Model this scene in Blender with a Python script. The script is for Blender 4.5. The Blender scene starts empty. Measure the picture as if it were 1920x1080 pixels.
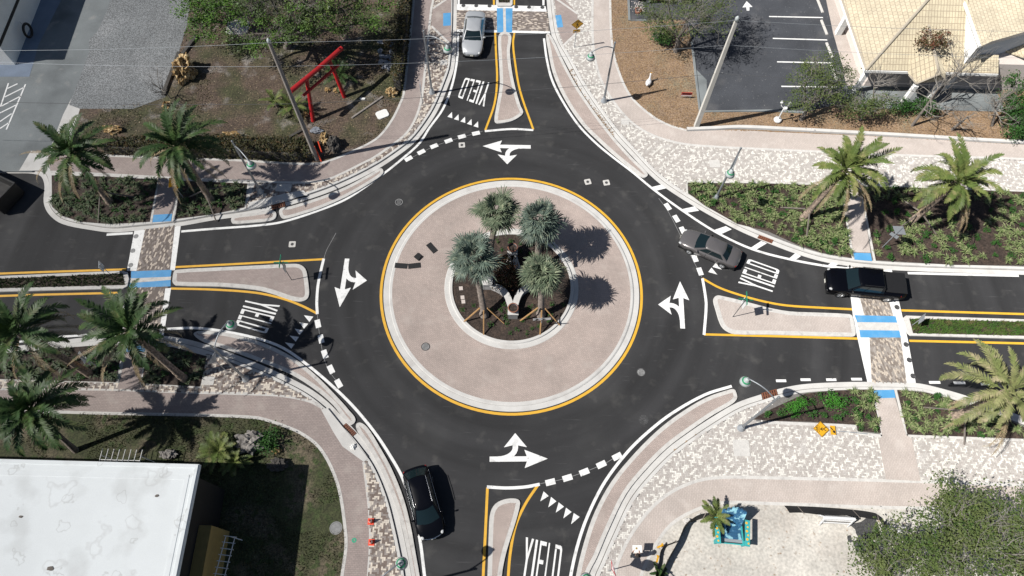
import bpy, bmesh, math, random
from math import sin, cos, pi, radians, sqrt, atan2, hypot, floor
from mathutils import Vector, Matrix, noise
from mathutils.geometry import tessellate_polygon
random.seed(7)
S = bpy.context.scene
C = S.collection

# ------------------------------------------------------------------ camera
CW, CH, FPX, CAMH = 1920.0, 1080.0, 1300.5, 46.0
TILT, ROLL = 0.44805, 0.0253
_r = Vector((1, 0, 0)); _u = Vector((0, cos(TILT), sin(TILT))); FW = Vector((0, sin(TILT), -cos(TILT)))
RT = cos(ROLL) * _r + sin(ROLL) * _u
UP = -sin(ROLL) * _r + cos(ROLL) * _u
cam = bpy.data.cameras.new('camera')
cam.sensor_fit = 'HORIZONTAL'; cam.sensor_width = 36.0; cam.lens = 36.0 * FPX / CW
cam.clip_end = 1500
cob = bpy.data.objects.new('camera', cam); C.objects.link(cob)
M = Matrix((RT, UP, -FW)).transposed().to_4x4(); M.translation = Vector((0, 0, CAMH))
cob.matrix_world = M
S.camera = cob

# ------------------------------------------------------------------ light
SUN_EL, SUN_AZ = radians(50), radians(195)         # azimuth of the sun, counter-clockwise from +X
wd = bpy.data.worlds.new('World'); S.world = wd; wd.use_nodes = True
nt = wd.node_tree
sky = nt.nodes.new('ShaderNodeTexSky'); sky.sky_type = 'NISHITA'; sky.sun_disc = False
sky.sun_elevation = SUN_EL; sky.sun_rotation = radians(90) - SUN_AZ
bg = nt.nodes['Background']; bg.inputs['Strength'].default_value = 0.05
nt.links.new(sky.outputs[0], bg.inputs[0])
sl = bpy.data.lights.new('sun', 'SUN'); sl.energy = 4.9; sl.angle = radians(0.5); sl.color = (1, .965, .91)
so = bpy.data.objects.new('sun', sl); C.objects.link(so)
sd = Vector((cos(SUN_AZ) * cos(SUN_EL), sin(SUN_AZ) * cos(SUN_EL), sin(SUN_EL)))
so.rotation_euler = sd.to_track_quat('Z', 'Y').to_euler(); so.location = (-60, -20, 80)
S.view_settings.view_transform = 'Standard'; S.view_settings.look = 'None'
S.view_settings.exposure = 0.08; S.view_settings.gamma = 1.0

# ------------------------------------------------------------------ helpers
def g(px, py, z=0.0):
    """point of the plane at height z that the photograph shows at pixel px, py"""
    d = (px - 960) * RT + (540 - py) * UP + FPX * FW
    t = (z - CAMH) / d.z
    return Vector((d.x * t, d.y * t, z))

def G(pts, z=0.0): return [g(x, y, z) for x, y in pts]

def smooth(p, n=6, closed=False):
    p = [Vector(q) for q in p]; N = len(p); out = []
    rng = range(N if closed else N - 1)
    for i in rng:
        if closed: a, b, c, d = p[(i-1) % N], p[i], p[(i+1) % N], p[(i+2) % N]
        else: a, b, c, d = p[max(i-1, 0)], p[i], p[i+1], p[min(i+2, N-1)]
        # centripetal-ish: scale tangents by neighbour lengths so long/short spans do not overshoot
        l = (c - b).length
        tb = (c - a); tb = tb / max(tb.length, 1e-6) * l
        tc = (d - b); tc = tc / max(tc.length, 1e-6) * l
        for k in range(n):
            t = k / n
            out.append((2*t**3-3*t*t+1)*b + (t**3-2*t*t+t)*tb + (-2*t**3+3*t*t)*c + (t**3-t*t)*tc)
    if not closed: out.append(p[-1])
    return out

def offset(p, d, closed=False):
    """offset to the left of the direction of travel"""
    out = []; N = len(p)
    for i in range(N):
        if closed: a, c = p[i-1], p[(i+1) % N]
        else: a, c = p[max(i-1, 0)], p[min(i+1, N-1)]
        t = (c - a).to_2d(); t.normalize()
        out.append(Vector((p[i].x - t.y*d, p[i].y + t.x*d, p[i].z)))
    return out

def inside(pt, poly):
    x, y = pt[0], pt[1]; r = False; n = len(poly); j = n - 1
    for i in range(n):
        xi, yi, xj, yj = poly[i][0], poly[i][1], poly[j][0], poly[j][1]
        if (yi > y) != (yj > y) and x < (xj-xi)*(y-yi)/(yj-yi)+xi: r = not r
        j = i
    return r

class MB:
    """collects shapes, builds ONE mesh object"""
    def __init__(s): s.v = []; s.f = []; s.m = []; s.sm = []; s.c = None
    def add(s, vs, fs, mi=0, sm=False):
        o = len(s.v); s.v += [tuple(q) for q in vs]
        for f in fs: s.f.append([i + o for i in f]); s.m.append(mi); s.sm.append(sm)
        return s
    def box(s, c, d, mi=0, rz=0, M=None):
        x, y, z = d[0]/2, d[1]/2, d[2]/2; c = Vector(c)
        vs = [Vector((a, b, e)) for a in (-x, x) for b in (-y, y) for e in (-z, z)]
        if M is None: M = Matrix.Rotation(rz, 3, 'Z')
        return s.add([M @ q + c for q in vs], [(0,1,3,2),(4,6,7,5),(0,4,5,1),(2,3,7,6),(0,2,6,4),(1,5,7,3)], mi)
    def tube(s, pts, rad, n=8, mi=0, sm=True, cap=True):
        pts = [Vector(p) for p in pts]; N = len(pts)
        if not hasattr(rad, '__len__'): rad = [rad]*N
        vs = []; fs = []; px = None
        for i, p in enumerate(pts):
            t = (pts[min(i+1, N-1)] - pts[max(i-1, 0)]); t.normalize()
            if px is None: px = t.orthogonal()
            px = (px - t*px.dot(t)); px.normalize(); py = t.cross(px)
            vs += [p + rad[i]*(cos(2*pi*k/n)*px + sin(2*pi*k/n)*py) for k in range(n)]
        for i in range(N-1):
            for k in range(n):
                fs.append((i*n+k, i*n+(k+1) % n, (i+1)*n+(k+1) % n, (i+1)*n+k))
        s.add(vs, fs, mi, sm)
        if cap:
            s.add(vs[:n], [tuple(range(n-1, -1, -1))], mi); s.add(vs[-n:], [tuple(range(n))], mi)
        return s
    def lathe(s, prof, c=(0,0,0), n=20, mi=0, sm=True, M=None):
        vs = []; fs = []; c = Vector(c)
        for r, z in prof:
            for k in range(n):
                q = Vector((r*cos(2*pi*k/n), r*sin(2*pi*k/n), z))
                vs.append((M @ q if M else q) + c)
        for i in range(len(prof)-1):
            for k in range(n): fs.append((i*n+k, i*n+(k+1) % n, (i+1)*n+(k+1) % n, (i+1)*n+k))
        return s.add(vs, fs, mi, sm)
    def poly(s, pts, z=None, mi=0):
        vs = [Vector((p[0], p[1], p[2] if z is None else z)) for p in pts]
        tr = tessellate_polygon([vs])
        fs = []
        for t in tr:
            a, b, c = (vs[i] for i in t)
            fs.append(t if (b-a).cross(c-a).z > 0 else t[::-1])
        return s.add(vs, fs, mi)
    def slab(s, pts, z0, z1, mi=0, ms=None):
        s.poly(pts, z1, mi); n = len(pts)
        ar = sum(pts[i-1][0]*pts[i][1]-pts[i][0]*pts[i-1][1] for i in range(n))
        P = pts if ar > 0 else pts[::-1]
        vs = [(p[0], p[1], z0) for p in P] + [(p[0], p[1], z1) for p in P]
        return s.add(vs, [(i, (i+1) % n, n+(i+1) % n, n+i) for i in range(n)], mi if ms is None else ms)
    def strip(s, a, b, mi=0):
        n = len(a)
        return s.add(list(a)+list(b), [(i, i+1, n+i+1, n+i) for i in range(n-1)], mi)
    def ribbon(s, p, w, z, mi=0, closed=False):
        if closed: p = list(p)
        a, b = offset(p, -w/2, closed), offset(p, w/2, closed)
        if closed: a.append(a[0]); b.append(b[0])
        for q in a+b: q.z = z
        return s.strip(a, b, mi)
    def bar(s, p, w, z0, z1, mi=0, closed=False):
        a, b = offset(p, -w/2, closed), offset(p, w/2, closed)
        if closed: a.append(a[0]); b.append(b[0])
        at = [Vector((q.x, q.y, z1)) for q in a]; bt = [Vector((q.x, q.y, z1)) for q in b]
        ab = [Vector((q.x, q.y, z0)) for q in a]; bb = [Vector((q.x, q.y, z0)) for q in b]
        s.strip(at, bt, mi); s.strip(ab, at, mi); s.strip(bt, bb, mi)
        return s
    def blob(s, c, r, mi=0, seed=0, amp=.25, fr=1.5, sub=2, sq=(1,1,1)):
        bm = bmesh.new(); bmesh.ops.create_icosphere(bm, subdivisions=sub, radius=1)
        vs = []
        for v in bm.verts:
            k = 1 + amp*noise.noise(v.co*fr + Vector((seed*7.3, seed*3.1, 0))) + amp*.5*noise.noise(v.co*fr*2.7 + Vector((seed, 9, 0)))
            vs.append(Vector((v.co.x*sq[0], v.co.y*sq[1], v.co.z*sq[2]))*k*r + Vector(c))
        s.add(vs, [[v.index for v in f.verts] for f in bm.faces], mi, False); bm.free()
        return s
    def mesh(s, name, mats):
        me = bpy.data.meshes.new(name); me.from_pydata(s.v, [], s.f)
        for m in (mats if isinstance(mats, (list, tuple)) else [mats]): me.materials.append(m)
        me.polygons.foreach_set('material_index', s.m)
        me.polygons.foreach_set('use_smooth', s.sm)
        if s.c:
            at = me.color_attributes.new('col', 'FLOAT_COLOR', 'CORNER'); k = 0; buf = []
            for f, cc in zip(s.f, s.c):
                for _ in f: buf += [cc[0], cc[1], cc[2], 1]
            at.data.foreach_set('color', buf)
        me.update(); return me
    def build(s, name, mats, parent=None, kind=None, loc=None):
        o = bpy.data.objects.new(name, s.mesh(name, mats)); C.objects.link(o)
        if parent: o.parent = parent
        if kind: o['kind'] = kind
        if loc is not None: o.location = loc
        return o

def tag(o, label, cat, group=None):
    o['label'] = label; o['category'] = cat
    if group: o['group'] = group
    return o
def thing(name, label, cat, loc=(0,0,0), rz=0.0, group=None):
    o = bpy.data.objects.new(name, None); C.objects.link(o)
    o.location = loc; o.rotation_euler = (0, 0, rz); o.empty_display_size = .3
    return tag(o, label, cat, group)
def part(o, m, name, parent):
    """existing mesh data as a part"""
    q = bpy.data.objects.new(name, m); C.objects.link(q); q.parent = parent; return q
def dup(root, loc, rz=0.0, label=None, scale=1.0):
    r = root.copy(); C.objects.link(r); r.location = loc; r.rotation_euler = (0, 0, rz); r.scale = (scale,)*3
    if label: r['label'] = label
    for ch in list(root.children):
        c = ch.copy(); C.objects.link(c); c.parent = r
        for gg in list(ch.children):
            d = gg.copy(); C.objects.link(d); d.parent = c
    return r
def structure(name, mb, m): return mb.build(name, m, None, 'structure')

# ------------------------------------------------------------------ materials
def mat(name, col, rough=.8, var=.12, sc=4.0, col2=None, c2=(.45,.6), sc2=.6, bump=0.0, bsc=60.0, metal=0.0, spec=.5, coat=0.0,
        fine=.10, fsc=25.0, col3=None, c3=(.55,.65), sc3=1.7, attr=False, trans=0.0):
    m = bpy.data.materials.new(name); m.use_nodes = True
    n = m.node_tree.nodes; L = m.node_tree.links; b = n['Principled BSDF']
    b.inputs['Roughness'].default_value = rough; b.inputs['Metallic'].default_value = metal
    if rough > .5 and 'Diffuse Roughness' in b.inputs: b.inputs['Diffuse Roughness'].default_value = 1.0
    b.inputs['Specular IOR Level'].default_value = spec; b.inputs['Coat Weight'].default_value = coat
    b.inputs['Coat Roughness'].default_value = .04
    b.inputs['Transmission Weight'].default_value = trans
    tc = n.new('ShaderNodeTexCoord')
    def nz(scale, det=4.0):
        t = n.new('ShaderNodeTexNoise'); t.inputs['Scale'].default_value = scale; t.inputs['Detail'].default_value = det
        L.new(tc.outputs['Object'], t.inputs['Vector']); return t.outputs['Fac']
    def mix(f, a, bb, mode='MIX'):
        x = n.new('ShaderNodeMix'); x.data_type = 'RGBA'; x.blend_type = mode
        for sk, val in ((0, f), (6, a), (7, bb)):
            if hasattr(val, 'is_linked'): L.new(val, x.inputs[sk])
            else: x.inputs[sk].default_value = val if sk == 0 else (*val, 1)
        return x.outputs[2]
    def ramp(f, lo, hi, a=0.0, bb=1.0):
        x = n.new('ShaderNodeMapRange'); L.new(f, x.inputs[0])
        for i, val in enumerate((lo, hi, a, bb)): x.inputs[i+1].default_value = val
        return x.outputs[0]
    if attr:
        a = n.new('ShaderNodeAttribute'); a.attribute_name = 'col'; c = a.outputs['Color']
    else: c = mix(0.0, col, col)
    if col2: c = mix(ramp(nz(sc2, 6), *c2), c, col2)
    if col3: c = mix(ramp(nz(sc3, 8), *c3), c, col3)
    if var:
        k = ramp(nz(sc), .25, .75, 1-var, 1+var)
        cc = n.new('ShaderNodeCombineXYZ')
        for i in range(3): L.new(k, cc.inputs[i])
        c = mix(1.0, c, cc.outputs[0], 'MULTIPLY')
    if fine:
        k = ramp(nz(fsc, 2), .3, .7, 1-fine, 1+fine)
        cc = n.new('ShaderNodeCombineXYZ')
        for i in range(3): L.new(k, cc.inputs[i])
        c = mix(1.0, c, cc.outputs[0], 'MULTIPLY')
    L.new(c, b.inputs['Base Color'])
    if bump:
        x = n.new('ShaderNodeBump'); x.inputs['Strength'].default_value = bump; x.inputs['Distance'].default_value = .03
        L.new(nz(bsc, 3), x.inputs['Height']); L.new(x.outputs[0], b.inputs['Normal'])
    return m

def brickmat(name, ca, cb, mortar, bw, bh, rot=0.0, msize=.012, rough=.85, var=.08, sc2=.5, stain=None, stainr=(.55,.75)):
    m = mat(name, ca, rough, 0, fine=0)
    n = m.node_tree.nodes; L = m.node_tree.links; b = n['Principled BSDF']
    tc = [x for x in n if x.type == 'TEX_COORD'][0]
    mp = n.new('ShaderNodeMapping'); mp.inputs['Rotation'].default_value = (0, 0, rot); L.new(tc.outputs['Object'], mp.inputs[0])
    t = n.new('ShaderNodeTexBrick'); L.new(mp.outputs[0], t.inputs['Vector'])
    t.inputs['Color1'].default_value = (*ca, 1); t.inputs['Color2'].default_value = (*cb, 1); t.inputs['Mortar'].default_value = (*mortar, 1)
    t.inputs['Scale'].default_value = 1; t.inputs['Mortar Size'].default_value = msize; t.inputs['Brick Width'].default_value = bw; t.inputs['Row Height'].default_value = bh
    c = t.outputs['Color']
    def mul(c, scale, v, det=5):
        z = n.new('ShaderNodeTexNoise'); z.inputs['Scale'].default_value = scale; z.inputs['Detail'].default_value = det; L.new(tc.outputs['Object'], z.inputs['Vector'])
        r = n.new('ShaderNodeMapRange'); L.new(z.outputs['Fac'], r.inputs[0])
        for i, val in enumerate((.3, .7, 1-v, 1+v)): r.inputs[i+1].default_value = val
        q = n.new('ShaderNodeCombineXYZ')
        for i in range(3): L.new(r.outputs[0], q.inputs[i])
        x = n.new('ShaderNodeMix'); x.data_type = 'RGBA'; x.blend_type = 'MULTIPLY'; x.inputs[0].default_value = 1
        L.new(c, x.inputs[6]); L.new(q.outputs[0], x.inputs[7]); return x.outputs[2]
    c = mul(c, sc2, var); c = mul(c, 9.0, var*.7); c = mul(c, 40.0, var*.7, 2)
    if stain:
        z = n.new('ShaderNodeTexNoise'); z.inputs['Scale'].default_value = .9; z.inputs['Detail'].default_value = 7; L.new(tc.outputs['Object'], z.inputs['Vector'])
        r = n.new('ShaderNodeMapRange'); L.new(z.outputs['Fac'], r.inputs[0])
        for i, val in enumerate((*stainr, 0, .6)): r.inputs[i+1].default_value = val
        x = n.new('ShaderNodeMix'); x.data_type = 'RGBA'; L.new(r.outputs[0], x.inputs[0]); L.new(c, x.inputs[6]); x.inputs[7].default_value = (*stain, 1); c = x.outputs[2]
    L.new(c, b.inputs['Base Color']); return m

MT = {}
MT['asphalt'] = mat('asphalt', (.041,.041,.043), .88, .10, .35, col2=(.056,.056,.057), c2=(.5,.72), sc2=.22, fine=.22, fsc=30, bump=.25, bsc=45, spec=.3,
                    col3=(.085,.083,.080), c3=(.58,.80), sc3=.9)
def wear(m, lo=.80, hi=1.25, scr=.5, sc=(.11,.11,.112)):
    n = m.node_tree.nodes; L = m.node_tree.links; b = n['Principled BSDF']; src = b.inputs['Base Color'].links[0].from_socket
    tc = [x for x in n if x.type == 'TEX_COORD'][0]
    def node(t, **k):
        x = n.new(t)
        for a, v in k.items(): setattr(x, a, v)
        return x
    sub = node('ShaderNodeVectorMath', operation='SUBTRACT'); sub.inputs[1].default_value = (-.038, 22.195, 0); L.new(tc.outputs['Object'], sub.inputs[0])
    ln = node('ShaderNodeVectorMath', operation='LENGTH'); L.new(sub.outputs[0], ln.inputs[0])
    sx = node('ShaderNodeSeparateXYZ'); L.new(sub.outputs[0], sx.inputs[0])
    at = node('ShaderNodeMath', operation='ARCTAN2'); L.new(sx.outputs[1], at.inputs[0]); L.new(sx.outputs[0], at.inputs[1])
    cb = node('ShaderNodeCombineXYZ'); 
    mu = node('ShaderNodeMath', operation='MULTIPLY'); mu.inputs[1].default_value = 1.1; L.new(at.outputs[0], mu.inputs[0]); L.new(mu.outputs[0], cb.inputs[0]); L.new(ln.outputs['Value'], cb.inputs[1])
    nz = node('ShaderNodeTexNoise'); nz.inputs['Scale'].default_value = .7; nz.inputs['Detail'].default_value = 3; L.new(cb.outputs[0], nz.inputs['Vector'])
    mr = node('ShaderNodeMapRange'); L.new(nz.outputs['Fac'], mr.inputs[0])
    for i, v in enumerate((.32,.70,lo,hi)): mr.inputs[i+1].default_value = v
    # fine scratches
    mp = node('ShaderNodeMapping'); mp.inputs['Scale'].default_value = (.5, 6, 1); mp.inputs['Rotation'].default_value = (0,0,.5); L.new(tc.outputs['Object'], mp.inputs[0])
    n2 = node('ShaderNodeTexNoise'); n2.inputs['Scale'].default_value = 1.2; n2.inputs['Detail'].default_value = 8; L.new(mp.outputs[0], n2.inputs['Vector'])
    m2 = node('ShaderNodeMapRange'); L.new(n2.outputs['Fac'], m2.inputs[0])
    for i, v in enumerate((.64,.74,0,scr)): m2.inputs[i+1].default_value = v
    c1 = node('ShaderNodeCombineXYZ')
    for i in range(3): L.new(mr.outputs[0], c1.inputs[i])
    x = node('ShaderNodeMix', data_type='RGBA', blend_type='MULTIPLY'); x.inputs[0].default_value = 1; L.new(src, x.inputs[6]); L.new(c1.outputs[0], x.inputs[7])
    y = node('ShaderNodeMix', data_type='RGBA'); L.new(m2.outputs[0], y.inputs[0]); L.new(x.outputs[2], y.inputs[6]); y.inputs[7].default_value = (*sc,1)
    L.new(y.outputs[2], b.inputs['Base Color'])
wear(MT['asphalt'])
MT['lot_asphalt'] = mat('lot_asphalt', (.068,.073,.084), .9, .2, .5, col2=(.13,.13,.135), c2=(.56,.75), sc2=.35, fine=.35, fsc=22, spec=.3, col3=(.2,.2,.2), c3=(.64,.75), sc3=6)
MT['concrete'] = mat('concrete', (.62,.61,.59), .85, .07, 1.2, fine=.05, fsc=20, col2=(.52,.50,.48), c2=(.55,.75), sc2=.9)
MT['stripe'] = mat('stripe', (.60,.585,.56), .85, .10, 3, fine=.08, col2=(.45,.43,.41), c2=(.58,.75), sc2=2.5)
MT['old_concrete'] = mat('old_concrete', (.225,.245,.25), .9, .14, .5, fine=.10, col2=(.15,.165,.17), c2=(.48,.68), sc2=.3, col3=(.31,.31,.30), c3=(.6,.75), sc3=.8)
MT['blue_walk'] = mat('blue_walk', (.20,.25,.33), .8, .1, 1)
MT['gravel'] = mat('gravel', (.225,.235,.24), .95, .14, .35, fine=.6, fsc=12, col2=(.32,.325,.33), c2=(.5,.75), sc2=.25)
MT['white'] = mat('white_paint', (.80,.80,.79), .6, .07, 3, fine=.07, col2=(.55,.55,.54), c2=(.58,.74), sc2=1.3, col3=(.34,.34,.34), c3=(.62,.74), sc3=5)
MT['yellow'] = mat('yellow_paint', (.74,.455,.045), .6, .08, 3, fine=.05)
MT['blue'] = mat('blue_paint', (.10,.35,.62), .7, .10, 1.5, fine=.06, col2=(.16,.36,.55), c2=(.5,.7), sc2=1.5)
MT['joint'] = mat('joint', (.20,.19,.18), .95, .2, 5)
MT['sealer'] = mat('sealer', (.025,.025,.027), .8, .1)
MT['soil'] = mat('soil', (.050,.036,.029), .95, .25, 2.5, fine=.5, fsc=9, col2=(.085,.058,.044), c2=(.5,.68), sc2=2, bump=.6, bsc=14, col3=(.2,.17,.14), c3=(.70,.76), sc3=11)
MT['leaf_ground'] = mat('leaf_ground', (.285,.20,.132), .95, .2, .8, fine=.4, fsc=9, col2=(.23,.195,.13), c2=(.5,.7), sc2=.35, bump=.5, bsc=12, col3=(.15,.09,.055), c3=(.55,.65), sc3=7)
MT['lawn'] = mat('lawn', (.060,.068,.028), .95, .25, 1.5, fine=.5, fsc=10, col2=(.145,.12,.08), c2=(.47,.60), sc2=.32, bump=.6, bsc=16, col3=(.055,.075,.025), c3=(.52,.62), sc3=2.2)
MT['dirt'] = mat('dirt', (.115,.082,.060), .95, .3, .9, fine=.55, fsc=7, col2=(.070,.072,.033), c2=(.44,.60), sc2=.28, bump=.6, bsc=10, col3=(.27,.245,.225), c3=(.56,.74), sc3=.75)
MT['sand'] = mat('sand', (.58,.555,.51), .95, .16, .8, fine=.16, fsc=6, col2=(.47,.44,.40), c2=(.45,.65), sc2=.4, bump=.8, bsc=3, col3=(.36,.28,.21), c3=(.63,.72), sc3=4.0)
MT['pale_sand'] = mat('pale_sand', (.42,.39,.36), .95, .2, 2, fine=.3, fsc=9, col2=(.2,.17,.13), c2=(.52,.62), sc2=1.5)
MT['apron'] = brickmat('apron', (.50,.42,.38), (.44,.37,.335), (.33,.275,.25), .22, .11, .6, .010, stain=(.52,.46,.42))
MT['walk'] = brickmat('walk', (.415,.345,.318), (.36,.298,.277), (.27,.23,.215), .22, .11, 0, .010, stain=(.5,.45,.41))  # sidewalk pavers, colour slightly darkened for the dimmer light on the left
MT['walk_tan_lit'] = brickmat('walk_tan_lit', (.56,.50,.46), (.52,.46,.42), (.42,.37,.34), .22, .11, pi/2, .010, stain=(.62,.57,.53))  # tan pavers, colour lightened to carry the brighter light on the right
MT['paver'] = mat('paver', (1,1,1), .85, .07, 1.2, fine=.08, fsc=30, attr=True, col2=(.55,.53,.51), c2=(.62,.85), sc2=.6)
MT['grate'] = mat('grate', (.20,.075,.04), .8, .3, 6)
MT['steel'] = mat('steel', (.30,.32,.34), .45, .05, metal=.4)
MT['galv'] = mat('galvanised', (.42,.45,.48), .45, .06, metal=.3)
MT['post_dark'] = mat('post_dark', (.10,.10,.105), .6)
MT['green_band'] = mat('green_band', (.02,.28,.12), .5)
MT['shade'] = mat('lamp_shade', (.46,.50,.50), .4, .04)
MT['iron'] = mat('iron', (.07,.07,.072), .8, .3, 9, fine=.4, fsc=12)
MT['iron_pale'] = mat('iron_pale', (.30,.30,.30), .85, .2, 6)
MT['sign_yellow'] = mat('sign_yellow', (.80,.42,.02), .5, .03)
MT['black'] = mat('black', (.012,.012,.013), .6)
MT['sign_green'] = mat('sign_green', (.02,.28,.16), .5, .03)
MT['red'] = mat('red_paint', (.42,.012,.016), .55, .12, 2)
MT['sign_red'] = mat('sign_red', (.55,.03,.03), .5)
MT['orange'] = mat('cone_orange', (.80,.085,.03), .6)
MT['wood_pole'] = mat('wood_pole', (.30,.27,.245), .9, .2, 6)
MT['conc_pole'] = mat('conc_pole', (.50,.48,.44), .85, .1, 2)
MT['brace'] = mat('brace_wood', (.42,.25,.11), .8, .15, 6)
MT['trunk'] = mat('palm_trunk', (.27,.21,.165), .95, .3, 5, fine=.6, fsc=8, bump=1, bsc=9)
MT['grey_trunk'] = mat('grey_trunk', (.215,.18,.155), .95, .35, 6, bump=.6, bsc=14)
MT['bark'] = mat('bark', (.19,.165,.145), .95, .2, 4)
MT['twig'] = mat('twig', (.27,.25,.225), .95, .2, 3)
def leafmat(name, a, b, c=None, sc=1.2, rough=.55):
    m = mat(name, a, rough, .25, 2.5, col2=b, c2=(.42,.58), sc2=sc, fine=.25, fsc=14, col3=c, c3=(.55,.65), sc3=sc*2.1, spec=.3)
    return m
MT['palm_leaf'] = leafmat('palm_leaf', (.105,.15,.04), (.17,.20,.06), (.24,.23,.10), .8)
MT['palm_pale'] = leafmat('palm_pale', (.17,.20,.07), (.26,.26,.12), (.34,.30,.18), .8)
MT['palm_dark'] = leafmat('palm_dark', (.035,.075,.022), (.065,.115,.032), (.11,.13,.05), .8)  # on the left date palms this darker green carries the dimmer light there
MT['palm_dry'] = leafmat('palm_dry', (.36,.28,.17), (.25,.19,.11), (.42,.35,.24), 1.5)
MT['bismarck'] = leafmat('bismarck', (.155,.205,.165), (.085,.12,.095), (.26,.29,.21), 1.6)
MT['bismarck_green'] = leafmat('bismarck_green', (.18,.22,.14), (.10,.135,.085), (.30,.32,.21), 1.6)
MT['bismarck_dry'] = leafmat('bismarck_dry', (.26,.26,.17), (.19,.21,.14), (.33,.31,.22), 1.3)
MT['oak'] = leafmat('oak_leaf', (.085,.125,.036), (.125,.155,.055), (.045,.095,.020), .7)
MT['oak_bright'] = leafmat('oak_bright', (.12,.25,.035), (.05,.115,.022), (.18,.29,.06), .7)
MT['oak_mixed'] = leafmat('oak_mixed', (.115,.22,.04), (.065,.095,.035), (.17,.25,.06), .5)
MT['shrub'] = leafmat('shrub_leaf', (.045,.13,.025), (.028,.075,.018), (.065,.17,.035), 2)
MT['bright_shrub'] = leafmat('bright_shrub', (.06,.24,.025), (.045,.17,.02), (.09,.3,.04), 2)
MT['clump'] = leafmat('clump_leaf', (.14,.20,.07), (.36,.38,.20), (.08,.14,.04), 5)
MT['clump_dark'] = leafmat('clump_dark', (.06,.10,.045), (.10,.13,.06), (.17,.18,.10), 2.5)
MT['hedge'] = leafmat('hedge_leaf', (.045,.052,.020), (.07,.062,.024), (.13,.075,.03), 2)
MT['red_leaf'] = leafmat('red_leaf', (.09,.075,.03), (.16,.05,.03), (.06,.09,.03), 3)
MT['grass'] = leafmat('grass_blade', (.06,.13,.03), (.10,.16,.04), (.15,.14,.06), 1)
MT['dry_leaf'] = leafmat('dry_leaf', (.36,.245,.145), (.26,.165,.09), (.45,.33,.21), 6)
MT['lawn_tuft'] = leafmat('lawn_tuft', (.085,.10,.035), (.14,.13,.07), (.06,.09,.025), 1)
MT['coral'] = mat('coral_rock', (.40,.26,.11), .95, .35, 4, col2=(.62,.50,.30), c2=(.5,.6), sc2=4, bump=1, bsc=8, col3=(.10,.07,.045), c3=(.55,.62), sc3=5)
MT['rock'] = mat('rock', (.30,.28,.26), .95, .3, 3, col2=(.12,.11,.10), c2=(.5,.62), sc2=4, bump=.8, bsc=8)
MT['dark_rock'] = mat('dark_rock', (.085,.078,.07), .95, .3, 3, bump=.8, bsc=8)
MT['slate'] = mat('slate', (.28,.30,.34), .8, .3, 4)
MT['plaster'] = mat('plaster', (.80,.80,.78), .8, .05, 1)
MT['plaster_pink'] = mat('plaster_pink', (.62,.56,.52), .85, .06, 1)
MT['roof_white'] = mat('roof_white', (.76,.785,.79), .7, .03, .6, fine=.03, col2=(.68,.70,.70), c2=(.52,.66), sc2=.5)
def rings(m, col, sc, mid, wid, k=.7):
    n = m.node_tree.nodes; L = m.node_tree.links; b = n['Principled BSDF']; src = b.inputs['Base Color'].links[0].from_socket
    tc = [x for x in n if x.type == 'TEX_COORD'][0]; nz = n.new('ShaderNodeTexNoise'); nz.inputs['Scale'].default_value = sc; nz.inputs['Detail'].default_value = 3; L.new(tc.outputs['Object'], nz.inputs['Vector'])
    a = n.new('ShaderNodeMath'); a.operation = 'SUBTRACT'; a.inputs[1].default_value = mid; L.new(nz.outputs['Fac'], a.inputs[0])
    c = n.new('ShaderNodeMath'); c.operation = 'ABSOLUTE'; L.new(a.outputs[0], c.inputs[0])
    r = n.new('ShaderNodeMapRange'); L.new(c.outputs[0], r.inputs[0])
    for i, v in enumerate((0, wid, k, 0)): r.inputs[i+1].default_value = v
    y = n.new('ShaderNodeMix'); y.data_type = 'RGBA'; L.new(r.outputs[0], y.inputs[0]); L.new(src, y.inputs[6]); y.inputs[7].default_value = (*col, 1); L.new(y.outputs[2], b.inputs['Base Color'])
rings(MT['roof_white'], (.42,.42,.40), .75, .66, .018, .38); rings(MT['roof_white'], (.5,.5,.49), .6, .645, .03, .3)
MT['ochre'] = mat('ochre', (.36,.25,.085), .85, .1, 3)
MT['fascia'] = mat('near_black_wall', (.014,.013,.013), .8)
MT['tyre'] = mat('tyre', (.014,.014,.014), .85)
MT['rim'] = mat('rim', (.62,.63,.64), .3, 0, metal=.7, fine=0)
MT['glass'] = mat('car_glass', (.008,.017,.020), .06, 0, fine=0, spec=.6)
MT['chrome'] = mat('chrome', (.75,.76,.78), .15, 0, metal=1, fine=0)
MT['lens'] = mat('lens', (.55,.56,.56), .12, 0, fine=0)
MT['tail'] = mat('tail_lens', (.30,.012,.012), .2, 0, fine=0)
MT['plate'] = mat('licence_plate', (.75,.74,.66), .5, 0)
MT['cabin'] = mat('cabin_trim', (.035,.035,.036), .8)
def paint(name, col, metal, coat=.7, spec=.4): return mat(name, col, .32, 0, metal=metal, fine=0, coat=coat, spec=spec)
MT['car_silver'] = paint('car_silver', (.52,.535,.55), .35)
MT['car_grey'] = paint('car_grey', (.165,.155,.155), .35)
MT['car_black'] = paint('car_black', (.0028,.0032,.0055), 0, .3, .06)
MT['car_red'] = paint('car_red', (.22,.01,.015), 0)
MT['turq'] = mat('turquoise_paint', (.05,.40,.40), .5, .1, 3)
MT['seablue'] = mat('sea_blue_paint', (.03,.12,.24), .6, .25, 3, col2=(.25,.48,.56), c2=(.50,.55), sc2=3.2)
MT['silt'] = mat('silt_fabric', (.009,.009,.010), .8, .3, 2)
MT['hdpe'] = mat('barricade_white', (.82,.82,.82), .5, .03)
MT['stone_block'] = brickmat('stone_block', (.42,.41,.40), (.34,.335,.33), (.2,.2,.2), .4, .15, 0, .012)
MT['pot'] = mat('pot_glaze', (.05,.055,.07), .35, .2, 4)
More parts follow.
